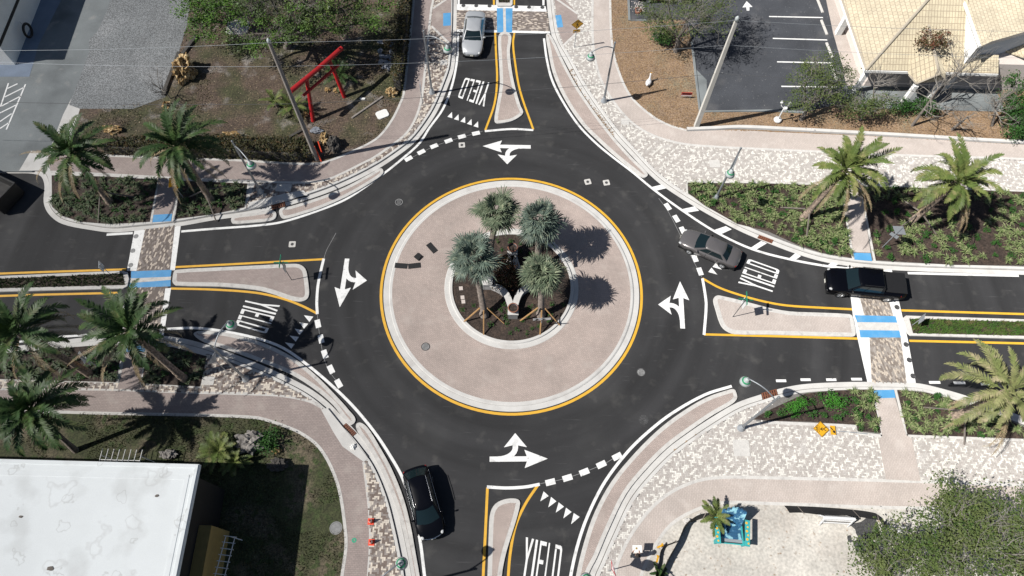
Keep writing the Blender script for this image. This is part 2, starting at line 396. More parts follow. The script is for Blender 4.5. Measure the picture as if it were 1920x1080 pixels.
MT['pot_rim'] = mat('pot_rim', (.30,.13,.08), .6, .2, 4)
MT['white_gloss'] = mat('white_gloss', (.85,.85,.85), .35, 0)
MT['skin'] = mat('skin', (.42,.24,.17), .6, .05)
MT['hair'] = mat('hair', (.03,.02,.015), .7, .2, 12)
MT['shirt'] = mat('shirt', (.02,.022,.03), .85, .15, 8)
MT['trouser'] = mat('trouser', (.028,.028,.033), .85, .15, 8)
MT['paper'] = mat('paper', (.85,.85,.83), .7, .02)
MT['dumpster'] = mat('dumpster_steel', (.012,.012,.013), .6, .3, 2, col2=(.03,.028,.027), c2=(.5,.65), sc2=1.2)
def tilemat():
    m = brickmat('roof_tile', (.68,.61,.45), (.60,.53,.39), (.40,.33,.24), .24, .42, 0, .022, .8, .10)
    return m
MT['tile'] = tilemat(); [setattr(q,'offset',0) for q in MT['tile'].node_tree.nodes if q.type=='TEX_BRICK']
MT['tile_side'] = brickmat('roof_tile_side', (.66,.59,.45), (.59,.52,.39), (.38,.32,.24), .36, .30, pi/2, .018, .8, .10)
MT['cap'] = mat('roof_cap', (.47,.42,.34), .8, .1, 3)

wear(MT['apron'], .92, 1.07, .35, (.36,.30,.27))
# ------------------------------------------------------------------ ground, road, roundabout
def orient(p):
    return p if sum(p[i-1][0]*p[i][1]-p[i][0]*p[i-1][1] for i in range(len(p))) > 0 else p[::-1]
def inset(p, d): return offset(orient(p), d, True)
def one(name, mtl, pts, z): return structure(name, MB().poly(pts, z), mtl)

structure('ground', MB().poly([(-260,-120,0),(260,-120,0),(260,420,0),(-260,420,0)], -.03), MT['dirt'])
one('road', MT['asphalt'], G([(-500,-420),(2420,-420),(2420,1450),(-500,1450)]), 0)

CX, CY, RR = -.038, 22.195, 9.66
def circ(r, n=120, z=0, c=(CX, CY)): return [Vector((c[0]+r*cos(2*pi*k/n), c[1]+r*sin(2*pi*k/n), z)) for k in range(n)]
def ring(name, r0, r1, z0, z1, mtl):
    b = MB(); n = 120
    a, o = circ(r0), circ(r1)
    A = [Vector((p.x, p.y, z1)) for p in a]; O = [Vector((p.x, p.y, z1)) for p in o]
    Ob = [Vector((p.x, p.y, z0)) for p in o]
    for q in (A, O, Ob): q.append(q[0])
    b.strip(O, A); b.strip(Ob, O)
    if z0 < z1 - .01:
        Ab = [Vector((p.x, p.y, z0)) for p in a]; Ab.append(Ab[0]); b.strip(A, Ab)
    return structure(name, b, mtl)
ring('yellow_edge_line', RR-.19, RR, .004, .005, MT['yellow'])
ring('gutter', RR-.68, RR-.27, .004, .006, MT['concrete'])
# sloping kerb of the truck apron
b = MB(); n = 120
p0 = circ(RR-.66, z=.02); p1 = circ(RR-.74, z=.085); p2 = circ(RR-.92, z=.10)
for q in (p0, p1, p2): q.append(q[0])
b.strip(p0, p1); b.strip(p1, p2); structure('kerb', b, MT['concrete'])
ring('kerb_joint', RR-.685, RR-.655, .0, .022, MT['joint'])
one('truck_apron', MT['apron'], circ(RR-.915), .097)
R1, R0 = 4.92, 4.34
b = MB(); prof = [(R1, .097), (R1-.03, .125), (R0+.22, .14), (R0+.18, .25), (R0, .27), (R0-.01, .15)]
rows = []
for r_, z_ in prof:
    q = circ(r_, z=z_); q.append(q[0]); rows.append(q)
for i in range(len(rows)-1): b.strip(rows[i], rows[i+1])
structure('kerb', b, MT['concrete'])
one('planting_soil', MT['soil'], circ(R0), .19)

# quadrant kerb lines, given where road asphalt meets the gutter
E_NW = [(-260,318),(20,325),(72,328),(83,345),(82,380),(92,402),(117,420),(175,432),(212,436),(252,433),(337,424),(400,413),(462,404),(508,394),(546,384),(610,363),(660,342),(710,316),(745,293),(777,268),(800,240),(822,205),(840,162),(852,125),(856,60),(857,0),(858,-90)]
E_NE = [(1024,-90),(1025,0),(1032,57),(1040,82),(1056,110),(1083,160),(1114,207),(1150,255),(1185,293),(1215,325),(1247,352),(1310,392),(1380,430),(1440,456),(1490,475),(1540,490),(1600,500),(1665,506),(1780,511),(1910,515),(2300,528)]
E_SW = [(-260,672),(0,652),(100,640),(175,631),(240,629),(307,630),(350,636),(400,650),(480,680),(530,702),(580,728),(615,754),(645,785),(675,817),(705,858),(721,888),(738,932),(752,985),(763,1035),(771,1080),(784,1200)]
E_SE = [(1092,1200),(1104,1080),(1116,1050),(1140,996),(1172,930),(1210,882),(1250,842),(1290,812),(1335,782),(1382,755),(1425,740),(1457,730),(1502,721),(1565,717),(1627,716),(1715,718),(1752,725),(1815,743),(1865,761),(1930,786),(2300,930)]
QUAD = {}
for nm, e, far, sg in (('NW', E_NW, [(858,-260),(-700,-260),(-700,318)], 1), ('NE', E_NE, [(2700,540),(2700,-260),(1024,-260)], 1),
                   ('SW', E_SW, [(784,1500),(-700,1500),(-700,690)], -1), ('SE', E_SE, [(2700,1000),(2700,1500),(1092,1500)], -1)):
    w = smooth(G(e), 5)
    s = 1 if nm in ('NW', 'NE') else -1
    one('gutter', MT['concrete'], w + G(far), .005)
    k = offset(w, .42*s); k2 = offset(w, .38*s)
    structure('kerb', MB().slab(k + G(far), .0, .13), MT['concrete'])
    structure('kerb_joint', MB().ribbon(k2, .05, .009), MT['joint'])
    QUAD[nm] = (w, k, offset(w, .62*s))

Z1 = .134
def area(name, mtl, px, z=Z1, n=0):
    w = G(px, .13)
    return one(name, MT[mtl], smooth(w, n, True) if n else w, z)
def stripes(lines, w=.2):
    b = MB()
    for l, sm in lines: b.bar(smooth(G(l, .13), 5) if sm else G(l, .13), w, .13, .147)
    structure('concrete_border', b, MT['stripe'])

def pavers(name, poly, z, w, pal, herring=True, rot=0.0, holes=()):
    b = MB(); b.c = []; ca, sa = cos(rot), sin(rot)
    loc = [(p.x*ca+p.y*sa, -p.x*sa+p.y*ca) for p in poly]
    x0, x1 = min(p[0] for p in loc), max(p[0] for p in loc); y0, y1 = min(p[1] for p in loc), max(p[1] for p in loc)
    rnd = random.Random(int(x0*100))
    gp = .004
    for i in range(int(x0/w)-2, int(x1/w)+3):
        for j in range(int(y0/w)-2, int(y1/w)+3):
            if herring:
                c = (i-j) % 4
                if c == 0: dx, dy = 2, 1
                elif c == 3: dx, dy = 1, 2
                else: continue
                ax, ay = i*w, j*w
            else:
                if j % 2 != 0 and False: continue
                if (i % 2): continue
                dx, dy = 2, 1; ax, ay = i*w + (w if j % 2 else 0), j*w
            mx, my = ax+dx*w/2, ay+dy*w/2
            X, Y = mx*ca-my*sa, mx*sa+my*ca
            if not inside((X, Y), poly): continue
            vs = []
            for qx, qy in ((ax+gp, ay+gp), (ax+dx*w-gp, ay+gp), (ax+dx*w-gp, ay+dy*w-gp), (ax+gp, ay+dy*w-gp)):
                vs.append((qx*ca-qy*sa, qx*sa+qy*ca, z))
            b.add(vs, [(0,1,2,3)])
            r = rnd.random(); acc = 0
            if herring and rnd.random() < .5: r = pal[0][0]*.5 if (i*2+j*3) % 5 < 2 and (i+j) % 3 else pal[0][0] + (1-pal[0][0])*rnd.random()
            for pr, col in pal:
                acc += pr
                if r <= acc: break
            k = 1 + rnd.uniform(-.07, .07); b.c.append([q*k for q in col])
    return structure(name, b, MT['paver'])
PAL_S = [(.35,(.72,.70,.655)),(.36,(.475,.44,.41)),(.29,(.53,.50,.47))]
PAL_W = [(.40,(.68,.62,.54)),(.32,(.22,.17,.145)),(.28,(.34,.30,.275))]
PAL_X = [(.27,(.58,.51,.44)),(.40,(.19,.155,.135)),(.33,(.27,.23,.21))]
PAL_X2 = [(.32,(.56,.49,.41)),(.34,(.25,.21,.18)),(.34,(.36,.32,.285))]

# ---- north-west corner
NW_in = [(812,-60),(812,0),(809,15),(805,50),(796,140),(790,187),(780,220),(762,250),(735,272),(700,296),(680,306),(642,325),(612,337),(575,342),(530,342),(480,340),(340,335),(295,332),(200,327),(95,322)]
NW_out = [(778,-60),(776,0),(767,87),(757,175),(750,195),(735,225),(712,255),(690,270),(660,284),(630,297),(600,306),(555,307),(450,301),(200,292),(88,288)]
area('lawn', 'dirt', [(776,-200),(776,0),(767,87),(757,175),(750,195),(735,225),(712,255),(690,270),(660,284),(630,297),(600,306),(555,307),(450,301),(200,292),(125,285),(150,204),(310,182),(355,20),(358,-200)])
area('gravel_yard', 'gravel', [(215,-200),(207,0),(200,22),(182,60),(167,75),(167,97),(150,145),(135,182),(130,197),(150,204),(250,204),(310,182),(335,100),(350,50),(357,0),(364,-200)], .142)
area('driveway', 'old_concrete', [(-600,-200),(215,-200),(207,0),(200,22),(182,60),(167,75),(167,97),(150,145),(135,182),(118,215),(90,288),(60,322),(-600,318)], .137)
area('driveway', 'concrete', [(58,283),(92,286),(86,320),(36,320)], .141)
area('walkway', 'blue_walk', [(-200,144),(55,144),(62,122),(72,85),(115,0),(150,-70),(-100,-70)], .148)
area('walkway', 'old_concrete', [(78,108),(88,40),(141,43),(125,105)], .143)
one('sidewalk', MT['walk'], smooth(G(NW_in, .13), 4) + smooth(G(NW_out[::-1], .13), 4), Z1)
vp = smooth(G(NW_in[:16], .13), 4)
kk = QUAD['NW'][2]
kk_in = [p for p in kk if g(455,395).x < p.x and p.y < g(850,-90).y]
one('verge_base', MT['joint'], vp + kk_in, Z1+.001)
pavers('herringbone_paving', vp + kk_in, Z1+.005, .11, PAL_W)
one('sidewalk', MT['walk'], G([(808,52),(812,16),(838,-2),(846,0),(846,84),(842,80)], .13), .1435)
area('tactile_paving', 'blue', [(831,25),(845,24),(845,48),(831,49)], .148)
stripes([(NW_in, 1), (NW_out, 1), ([(809,49),(843,82)], 0), ([(812,16),(838,-2)], 0), ([(466,340),(459,393)], 0)])
def bed(px, n=0, rim=True):
    w = G(px, .13); w = smooth(w, n, True) if n else w
    one('planting_soil', MT['soil'], w, .152)
    return w
BEDS = {}
BEDS['NW1'] = bed([(97,329),(200,331),(296,337),(281,416),(235,419),(200,420),(150,416),(117,405),(98,388)])
BEDS['NW2'] = bed([(339,339),(464,344),(459,389),(400,402),(328,411)])
area('sidewalk', 'walk', [(299,333),(337,336),(323,402),(288,403)], .150)
area('tactile_paving', 'blue', [(288,403),(323,401),(321,415),(286,417)], .151)
stripes([([(297,333),(283,419)], 0), ([(338,336),(326,414)], 0)], .17)

# ---- north-east corner
NE_in = [(1111,-60),(1111,0),(1111,62),(1115,105),(1125,145),(1150,190),(1185,230),(1225,254),(1277,269),(1340,275),(1440,280),(1690,291),(1915,298),(2300,316)]
NE_out = [(1144,-60),(1144,0),(1147,75),(1157,125),(1182,180),(1222,217),(1255,235),(1287,244),(1385,244),(1440,247),(1665,257),(1890,270),(2300,290)]
area('lawn', 'leaf_ground', [(1144,-200),(1147,75),(1157,125),(1182,180),(1222,217),(1255,235),(1287,244),(1385,244),(1440,247),(1665,257),(1890,270),(2300,290),(2700,-200)])
area('parking_lot', 'lot_asphalt', [(1172,-200),(1180,37),(1285,37),(1298,80),(1313,207),(1440,207),(1520,208),(1592,190),(1580,125),(1562,62),(1549,0),(1520,-200)], .140)
area('walkway', 'walk_tan_lit', [(1549,0),(1562,62),(1580,125),(1592,190),(1640,200),(1630,130),(1605,95),(1580,0),(1540,-200),(1510,-200)], .140)
b = MB()
b.bar(G([(1170,-200),(1180,39),(1214,39)], .13), .2, .13, .23); b.bar(G([(1297,80),(1312,210),(1450,208),(1510,212)], .13), .2, .13, .23)
structure('kerb', b, MT['old_concrete'])
b = MB(); b.bar(smooth(G([(1287,244),(1340,242),(1385,240),(1440,242),(1665,254),(1890,267),(2300,285)], .13), 4), .28, .13, .36); structure('kerb', b, MT['concrete'])
area('concrete_patch', 'old_concrete', [(1305,130),(1325,150),(1325,175),(1313,204)], .144)
one('sidewalk', MT['walk_tan_lit'], smooth(G(NE_in, .13), 4) + smooth(G(NE_out, .13), 4)[::-1], .139)
vp = smooth(G(NE_in, .13), 4); kk = QUAD['NE'][2]
kk_in = [p for p in kk if g(1024,-70).y > p.y and p.x < g(2100,510).x]
vg = vp + kk_in[::-1]
one('verge_base', MT['joint'], vg, Z1+.001)
BEDS['NE1'] = bed([(1290,343),(1440,344),(1575,349),(1597,484),(1540,474),(1492,458),(1440,434),(1382,420),(1320,385),(1290,362)])
BEDS['NE2'] = bed([(1614,350),(1720,352),(1925,360),(2200,372),(2200,508),(1915,498),(1790,497),(1642,488)])
pv = G([(1111,-50),(1111,62),(1115,105),(1125,145),(1150,190),(1185,230),(1225,254),(1277,269),(1340,275),(1440,280),(1690,291),(2100,308),(2100,366),(1720,351),(1575,347),(1287,341),(1285,362)], .13)
kx = [p for p in kk if p.x < g(1284,358).x and p.y < g(1000,-50).y]
pavers('herringbone_paving', pv + kx[::-1], Z1+.006, .107, PAL_S)
area('sidewalk', 'walk', [(1040,0),(1048,-12),(1083,25),(1081,62),(1057,84),(1046,55)], .1435)
area('tactile_paving', 'blue', [(1041,29),(1052,28),(1056,51),(1045,52)], .148)
area('sidewalk', 'walk_tan_lit', [(1575,343),(1612,345),(1632,474),(1600,473)], .1535)
area('tactile_paving', 'blue', [(1600,474),(1632,475),(1635,490),(1602,487)], .156)
stripes([(NE_in, 1), (NE_out[:8], 1), ([(1040,-4),(1083,26)], 0), ([(1081,62),(1057,85)], 0), ([(1288,364),(1288,341),(1440,342),(1575,347)], 0),
         ([(1612,347),(1720,351),(1925,359),(2200,371)], 0)])
stripes([([(1575,345),(1600,487)], 0), ([(1612,347),(1640,490)], 0)], .17)

# ---- south-west corner
SW_in = [(-260,727),(0,729),(200,730),(375,736),(480,739),(530,742),(580,752),(605,765)]
SW_out = [(-260,768),(85,772),(200,775),(400,779),(480,783),(505,789),(542,802),(562,811),(590,830),(610,855),(627,890),(637,922),(645,972),(649,1022),(642,1075),(630,1180)]
SW_e = [(682,866),(692,947),(695,1005),(691,1080),(684,1180)]
area('lawn', 'lawn', [(-700,770),(85,772),(200,775),(400,779),(480,783),(505,789),(542,802),(562,811),(590,830),(610,855),(627,890),(637,922),(645,972),(649,1022),(642,1075),(630,1180),(600,1500),(-700,1500)])
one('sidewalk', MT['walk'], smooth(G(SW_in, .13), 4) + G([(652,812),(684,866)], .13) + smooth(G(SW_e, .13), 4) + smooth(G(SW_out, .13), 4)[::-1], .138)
area('inlet_slab', 'concrete', [(602,768),(614,765),(652,812),(691,860),(682,866),(660,850),(642,837),(625,810)], .150)
kk = QUAD['SW'][2]
vA = G([(386,664),(377,727),(375,735),(480,738),(530,741),(580,751),(603,763)], .13) + [p for p in kk if g(392,650).x < p.x < g(606,765).x][::-1]
one('verge_base', MT['joint'], vA, .144); pavers('herringbone_paving', vA, .149, .11, PAL_W)
vA = G([(683,866),(692,947),(695,1005),(691,1080),(680,1200)], .13) + [p for p in kk if p.y < g(690,860).y][::-1]
one('verge_base', MT['joint'], vA, .144); pavers('herringbone_paving', vA, .149, .11, PAL_W)
vA = G([(-200,712),(0,714),(215,719),(376,727),(376,736),(200,730),(-200,727)], .13)
one('verge_base', MT['joint'], vA, .144); pavers('herringbone_paving', vA, .149, .11, PAL_W)
BEDS['SW1'] = bed([(-260,684),(0,663),(100,654),(175,648),(231,647),(217,717),(0,711),(-260,709)])
BEDS['SW2'] = bed([(277,646),(325,651),(388,668),(376,725),(266,719)])
area('sidewalk', 'walk', [(236,660),(272,660),(262,730),(222,729)], .1495)
area('tactile_paving', 'blue', [(241,645),(276,645),(271,660),(236,660)], .151)
stripes([(SW_in, 1), (SW_out, 1), (SW_e, 1), ([(-260,711),(0,713),(218,719)], 0), ([(388,667),(376,726),(265,720)], 0)])
stripes([([(234,646),(219,728)], 0), ([(278,646),(263,728)], 0)], .17)

# ---- south-east corner
SE_in = [(1140,1180),(1152,1080),(1160,1050),(1185,1000),(1222,952),(1260,922),(1310,901),(1360,895),(1440,896),(1690,902),(1920,910),(2300,928)]
SE_out = [(1185,1180),(1202,1080),(1210,1060),(1230,1020),(1260,982),(1305,956),(1350,943),(1440,944),(1640,951),(1920,957),(2300,975)]
area('sand_lot', 'sand', [(1185,1180),(1202,1080),(1210,1060),(1230,1020),(1260,982),(1305,956),(1350,943),(1440,944),(1640,951),(1920,957),(2700,990),(2700,1500),(1150,1500)])
sp = G([(1195,1180),(1212,1080),(1240,1025),(1275,985),(1310,965),(1352,952),(1440,953),(1640,958),(1800,965),(1800,1180)], .13)
b = MB(); st = .22; x0, x1, y0, y1 = min(v.x for v in sp), max(v.x for v in sp), min(v.y for v in sp), max(v.y for v in sp); nx, ny = int((x1-x0)/st)+1, int((y1-y0)/st)+1
gv = []
for i in range(nx):
    for j in range(ny):
        X, Y = x0+i*st, y0+j*st; z_ = .10 + .20*noise.noise(Vector((X*.33, Y*.33, 2))) + .12*noise.noise(Vector((X*.9+Y*.5, Y*.9-X*.5, 5))) + .05*noise.noise(Vector((X*2.6, Y*2.6, 8)))
        if not inside((X, Y), sp): z_ = min(z_, .10)
        gv.append((X, Y, z_))
b.add(gv, [(i*ny+j, (i+1)*ny+j, (i+1)*ny+j+1, i*ny+j+1) for i in range(nx-1) for j in range(ny-1) if inside((x0+i*st, y0+j*st), sp)], 0, True); structure('sand_mounds', b, MT['sand'])
one('sidewalk', MT['walk_tan_lit'], smooth(G(SE_in, .13), 4) + smooth(G(SE_out, .13), 4)[::-1], .138)
kk = QUAD['SE'][2]
vp = smooth(G(SE_in, .13), 4) + [p for p in kk if p.x < g(2100,800).x and p.y > g(1000,1170).y][::-1]
one('verge_base', MT['joint'], vp, Z1)
pv = G([(1152,1080),(1160,1050),(1185,1000),(1222,952),(1260,922),(1310,901),(1360,895),(1440,896),(1690,902),(2100,918),(2100,833),(1920,826),(1700,819),(1656,819),(1607,813),(1605,800),(1442,792),(1405,787),(1450,755)], .13)
pv = G([(1143,1160)], .13) + pv + [p for p in kk if p.x < g(1448,752).x and p.y > g(1000,1150).y][::-1]
pavers('herringbone_paving', pv, .141, .107, PAL_S)
BEDS['SE1'] = bed([(1410,786),(1448,766),(1510,738),(1565,732),(1634,730),(1652,812),(1608,808),(1606,797),(1520,791),(1442,789)])
BEDS['SE2'] = bed([(1682,731),(1740,737),(1815,758),(1870,778),(1930,806),(2100,870),(2100,830),(1920,823),(1701,815)])
area('sidewalk', 'walk_tan_lit', [(1641,747),(1678,746),(1699,816),(1709,822),(1726,902),(1661,899),(1647,825),(1654,818)], .1535)
area('tactile_paving', 'blue', [(1637,732),(1676,731),(1679,746),(1641,747)], .156)
stripes([(SE_in, 1), (SE_out, 1), ([(1440,792),(1605,799),(1607,812),(1655,818)], 0), ([(1700,817),(1920,825),(2200,838)], 0)])
stripes([([(1635,731),(1654,818)], 0), ([(1679,731),(1700,817)], 0)], .17)

# ---- long kerbed islands beside the circulating lane
def island(px, wid=.26, n=4, top='apron', h=.11):
    w = smooth(G(px), n, True)
    structure('traffic_island', MB().slab(w, 0, h), MT['stripe'])
    one('island_paving', MT[top], inset(w, wid), h+.004)
island([(434,413),(440,406),(475,401),(510,396),(518,400),(517,410),(508,415),(470,419),(438,420)])
island([(526,393),(546,388),(600,371),(650,351),(700,324),(712,317),(718,319),(718,327),(700,341),(650,370),(600,392),(560,405),(535,411),(526,406)])
island([(1024,68),(1028,64),(1037,75),(1052,107),(1077,155),(1110,205),(1150,258),(1185,297),(1210,322),(1214,330),(1206,334),(1190,323),(1155,295),(1125,268),(1092,235),(1060,188),(1037,138),(1027,90)])
island([(364,628),(372,622),(400,622),(440,628),(500,646),(550,671),(590,702),(630,742),(655,770),(667,787),(660,797),(648,790),(625,760),(590,730),(545,702),(480,676),(420,654),(385,643)])
island([(668,797),(676,793),(690,803),(712,838),(735,880),(757,935),(770,985),(780,1040),(787,1080),(800,1180),(786,1180),(772,1080),(763,1030),(750,975),(735,930),(715,882),(690,838),(672,812)])
island([(1380,738),(1376,731),(1368,731),(1322,747),(1272,777),(1232,808),(1188,852),(1147,902),(1116,958),(1096,1014),(1080,1080),(1066,1180),(1082,1180),(1103,1078),(1118,1047),(1141,993),(1174,926),(1212,879),(1252,839),(1292,809),(1336,779),(1372,758),(1381,748)])
# splitter islands
island([(325,521),(327,511),(332,507),(400,503),(480,499),(545,496),(562,497),(573,505),(577,520),(580,545),(579,557),(573,564),(562,566),(542,562),(510,551),(480,544),(412,538),(332,536),(325,531)], .3, 3, 'walk')
island([(1337,564),(1340,557),(1348,555),(1410,570),(1440,578),(1480,585),(1527,587),(1590,590),(1597,594),(1603,622),(1602,630),(1596,632),(1440,628),(1378,627),(1360,620),(1350,608),(1341,580)], .3, 3, 'walk_tan_lit')
island([(934,72),(938,64),(946,61),(955,64),(959,72),(956,96),(959,130),(966,165),(976,200),(981,211),(977,218),(960,228),(940,232),(930,231),(927,225),(930,205),(937,162),(936,120)], .28, 3, 'apron')
island([(908,1180),(914,1080),(917,985),(920,960),(929,945),(945,937),(962,935),(973,938),(975,946),(968,975),(957,1010),(947,1045),(941,1080),(936,1180)], .28, 3, 'apron')
# planted medians
def median(px, inner, n=0):
    structure('median_kerb', MB().slab(G(px), 0, .13), MT['stripe'])
    one('planting_soil', MT['soil'], G(inner), .136); return G(inner)
BEDS['MW'] = median([(-260,530),(0,519),(232,509),(240,512),(243,524),(240,538),(232,542),(0,548),(-260,558)], [(-260,535),(0,524),(232,514),(236,536),(0,542),(-260,552)])
BEDS['ME'] = median([(1692,597),(1697,593),(1920,600),(2300,612),(2300,648),(1920,636),(1706,630),(1700,625)], [(1703,599),(1920,605),(2300,617),(2300,643),(1920,631),(1710,626)])
BEDS['MN'] = median([(929,-100),(930,10),(933,13),(958,13),(961,10),(961,-100)], [(934,-100),(935,7),(956,7),(956,-100)])

# ---- raised crosswalks
def crosswalk(bands, brick, rot, pal, blues, whites=()):
    for q in bands: one('crosswalk_band', MT['white'], G(q), .012)
    w = G(brick)
    one('crosswalk_base', MT['joint'], w, .008)
    pavers('crosswalk_paving', w, 0.011, .112, pal, False, rot)
    for q in whites: one('crosswalk_band', MT['stripe'], G(q), .014)
    for q in blues: one('tactile_paving', MT['blue'], G(q), .019)
crosswalk([[(252,433),(272,431),(256,508),(238,508)], [(328,425),(339,424),(328,507),(319,507)], [(247,541),(258,541),(226,631),(205,631)], [(310,541),(321,540),(307,630),(298,630)]],
          [(270,430),(330,424),(320,507),(300,630),(222,630),(254,508)], radians(82), PAL_X,
          [[(246,509),(322,506),(320,519),(246,522)], [(244,531),(320,525),(320,537),(242,540)]], [[(243,521),(321,518),(320,526),(243,532)]])
crosswalk([[(1588,500),(1598,500),(1630,632),(1634,715),(1626,716),(1600,600)], [(1655,506),(1672,506),(1692,594),(1702,637),(1717,718),(1700,718),(1689,634),(1667,567)]],
          [(1597,500),(1658,506),(1690,632),(1700,718),(1632,716),(1620,632)], radians(-78), PAL_X2,
          [[(1602,591),(1679,593),(1682,605),(1607,604)], [(1611,619),(1686,620),(1689,633),(1613,633)]], [[(1606,603),(1682,604),(1687,621),(1611,620)]])
b = MB(); b.poly(G([(1597,558),(1606,558),(1635,716),(1627,716)]), .013); structure('crosswalk_band', b, MT['white'])
crosswalk([[(857,8),(1023,12),(1025,22),(857,19)], [(857,55),(1031,59),(1032,63),(857,60)]], [(857,17),(1025,20),(1031,60),(857,56)], radians(1.5), PAL_X,
          [[(931.5,15.6),(943,15.6),(944,61),(932,61)], [(948,15.6),(961,15.6),(960,61),(949,61)]], [[(943,15),(948.5,15),(949.5,61),(943.5,61)]])

# ------------------------------------------------------------------ painted markings
def line(px, w, mtl='white', sm=True, z=.006, name='lane_line'):
    w_ = smooth(G(px), 5) if sm else G(px)
    return structure(name, MB().ribbon(w_, w, z), MT[mtl])
line([(340,434),(400,429),(480,423),(530,416),(605,392),(655,370),(720,325),(755,297),(786,269),(805,240),(830,205),(847,162),(857,112),(859,62)], .19)
line([(860,8),(861,-90)], .19)
line([(1020,72),(1025,110),(1035,150),(1055,190),(1085,235),(1118,269),(1152,297),(1185,322),(1225,355),(1277,393),(1342,435),(1410,467),(1480,486),(1550,499),(1597,504)], .19)
line([(1018,-90),(1019,10)], .19)
line([(1702,512),(1780,514),(1910,517)], .19)
line([(200,440),(249,437)], .2, sm=False)
line([(312,617),(362,615),(412,620),(480,634),(530,652),(580,687),(630,730),(665,765),(702,810),(730,852),(755,897),(775,960),(787,1010),(796,1080),(808,1180)], .19)
line([(-200,662),(0,645),(100,633),(205,625)], .16)
line([(1372,724),(1322,740),(1260,775),(1215,810),(1177,847),(1135,902),(1105,960),(1085,1015),(1070,1080),(1055,1180)], .19)
b = MB()
for x0, x1, y in ((1455,1474,714),(1501,1520,712),(1549,1568,712),(1596,1616,711),(1742,1763,717),(1788,1810,718),(1839,1858,720),(1890,1910,722)):
    b.ribbon(G([(x0, y),(x1, y)]), .19, .006)
structure('lane_dashes', b, MT['white'])
b = MB()
for q in ([(1221,351),(1241,346),(1249,353),(1229,358)], [(1280,392),(1302,387),(1311,395),(1287,399)], [(1340,431),(1361,424),(1372,430),(1352,439)], [(1407,465),(1427,452),(1438,456),(1418,468)], [(1479,485),(1491,475),(1502,480),(1489,489)], [(1550,499),(1560,491),(1571,496),(1562,502)]):
    b.poly(G(q), .0075)
structure('hatch_bars', b, MT['white'])
for q in ([(327,501),(480,493),(607,486)], [(320,541),(400,543),(480,549),(530,560),(565,573),(595,588)], [(-200,522),(0,513),(237,505)], [(-200,565),(0,555),(225,549)],
          [(1317,522),(1350,540),(1397,556),(1440,567),(1477,573),(1540,577),(1600,580)], [(1320,627),(1440,630),(1610,635)], [(1690,582),(1920,589),(2300,600)], [(1705,639),(1920,644),(2300,655)],
          [(928.5,61),(930,100),(932,150),(927,195),(910,244)], [(964.5,62),(962,80),(965,112),(975,170),(1000,243)], [(926,-90),(926,9)], [(964,-90),(964,9)],
          [(914,914),(910,1000),(906,1080),(902,1180)], [(1009,909),(985,945),(967,985),(957,1035),(953,1080),(948,1180)]):
    line(q, .17, 'yellow', z=.0065, name='yellow_line')
for q in ([(607,485),(597,530),(594,565),(595,589)], [(1317,522),(1321,545),(1324,572),(1320,628)], [(909,246),(960,242),(1000,244)], [(913,913),(950,915),(985,913),(1012,908)]):
    line(q, .2, z=.008)
# broken entry lines
b = MB()
for row in ([(766,297.5),(790,285),(814,274),(841,264),(866,256),(892.5,250)], [(596,607),(602,635.5),(609,664),(620.5,692.5),(635,719)],
            [(1032,904),(1064,896),(1095.5,885),(1127.5,871),(1157,856)], [(1252,387.5),(1268,410),(1280,432),(1291,457),(1303,484),(1312.5,509)]):
    w = G(row)
    for i, p in enumerate(w):
        t = (w[min(i+1, len(w)-1)] - w[max(i-1, 0)]).normalized(); b.ribbon([p-t*.32, p+t*.32], .38, .0068)
structure('entry_dashes', b, MT['white'])
# yield teeth
b = MB()
for k in range(5):
    for base, st in (([(847.5,210),(838.8,219),(848,221.7)], (12.2,4.4)), ([(1328,510),(1334,502),(1345,515)], (8,-9.5))):
        b.poly(G([(x+st[0]*k, y+st[1]*k) for x, y in base]), .0072)
for q in ([(360,205),(430,215),(400,255)], [(325,258),(392,268),(360,305)], [(290,305),(357,318),(327,353)], [(252,357),(322,367),(298,403)], [(217,408),(290,420),(265,455)]):
    b.poly(G([(480+x/4, 540+y/4) for x, y in q]), .0072)
for q in ([(237,445),(275,480),(212,520)], [(293,487),(333,520),(272,565)], [(350,528),(390,560),(328,605)], [(405,568),(447,600),(385,648)], [(463,608),(507,637),(443,692)]):
    b.poly(G([(960+x/4, 810+y/4) for x, y in q]), .0072)
structure('yield_teeth', b, MT['white'])
# YIELD words: strokes in a unit cell per letter (x 0..1, y 0..1)
s_ = .24; t_ = .10
LET = {'Y': [[(0,1),(s_+.02,1),(.5,.62),(1-s_-.02,1),(1,1),(.5+s_/2,.48),(.5+s_/2,0),(.5-s_/2,0),(.5-s_/2,.48)]],
       'I': [[(0,0),(1,0),(1,1),(0,1)]],
       'E': [[(0,0),(1,0),(1,t_),(s_,t_),(s_,.45),(.85,.45),(.85,.45+t_),(s_,.45+t_),(s_,1-t_),(1,1-t_),(1,1),(0,1)]],
       'L': [[(0,0),(1,0),(1,t_),(s_,t_),(s_,1),(0,1)]],
       'D': [[(0,0),(.72,0),(.9,.02),(1,.09),(1,.91),(.9,.98),(.72,1),(0,1),(0,.91),(.66,.91),(.74,.86),(.74,.14),(.66,.09),(s_,.09),(s_,.9),(0,.9)]]}
CELL = [('Y', 0, .26), ('I', .30, .36), ('E', .42, .61), ('L', .66, .80), ('D', .82, 1)]
CELL = [('Y', 0, .225), ('I', .275, .335), ('E', .40, .575), ('L', .625, .78), ('D', .81, 1)]
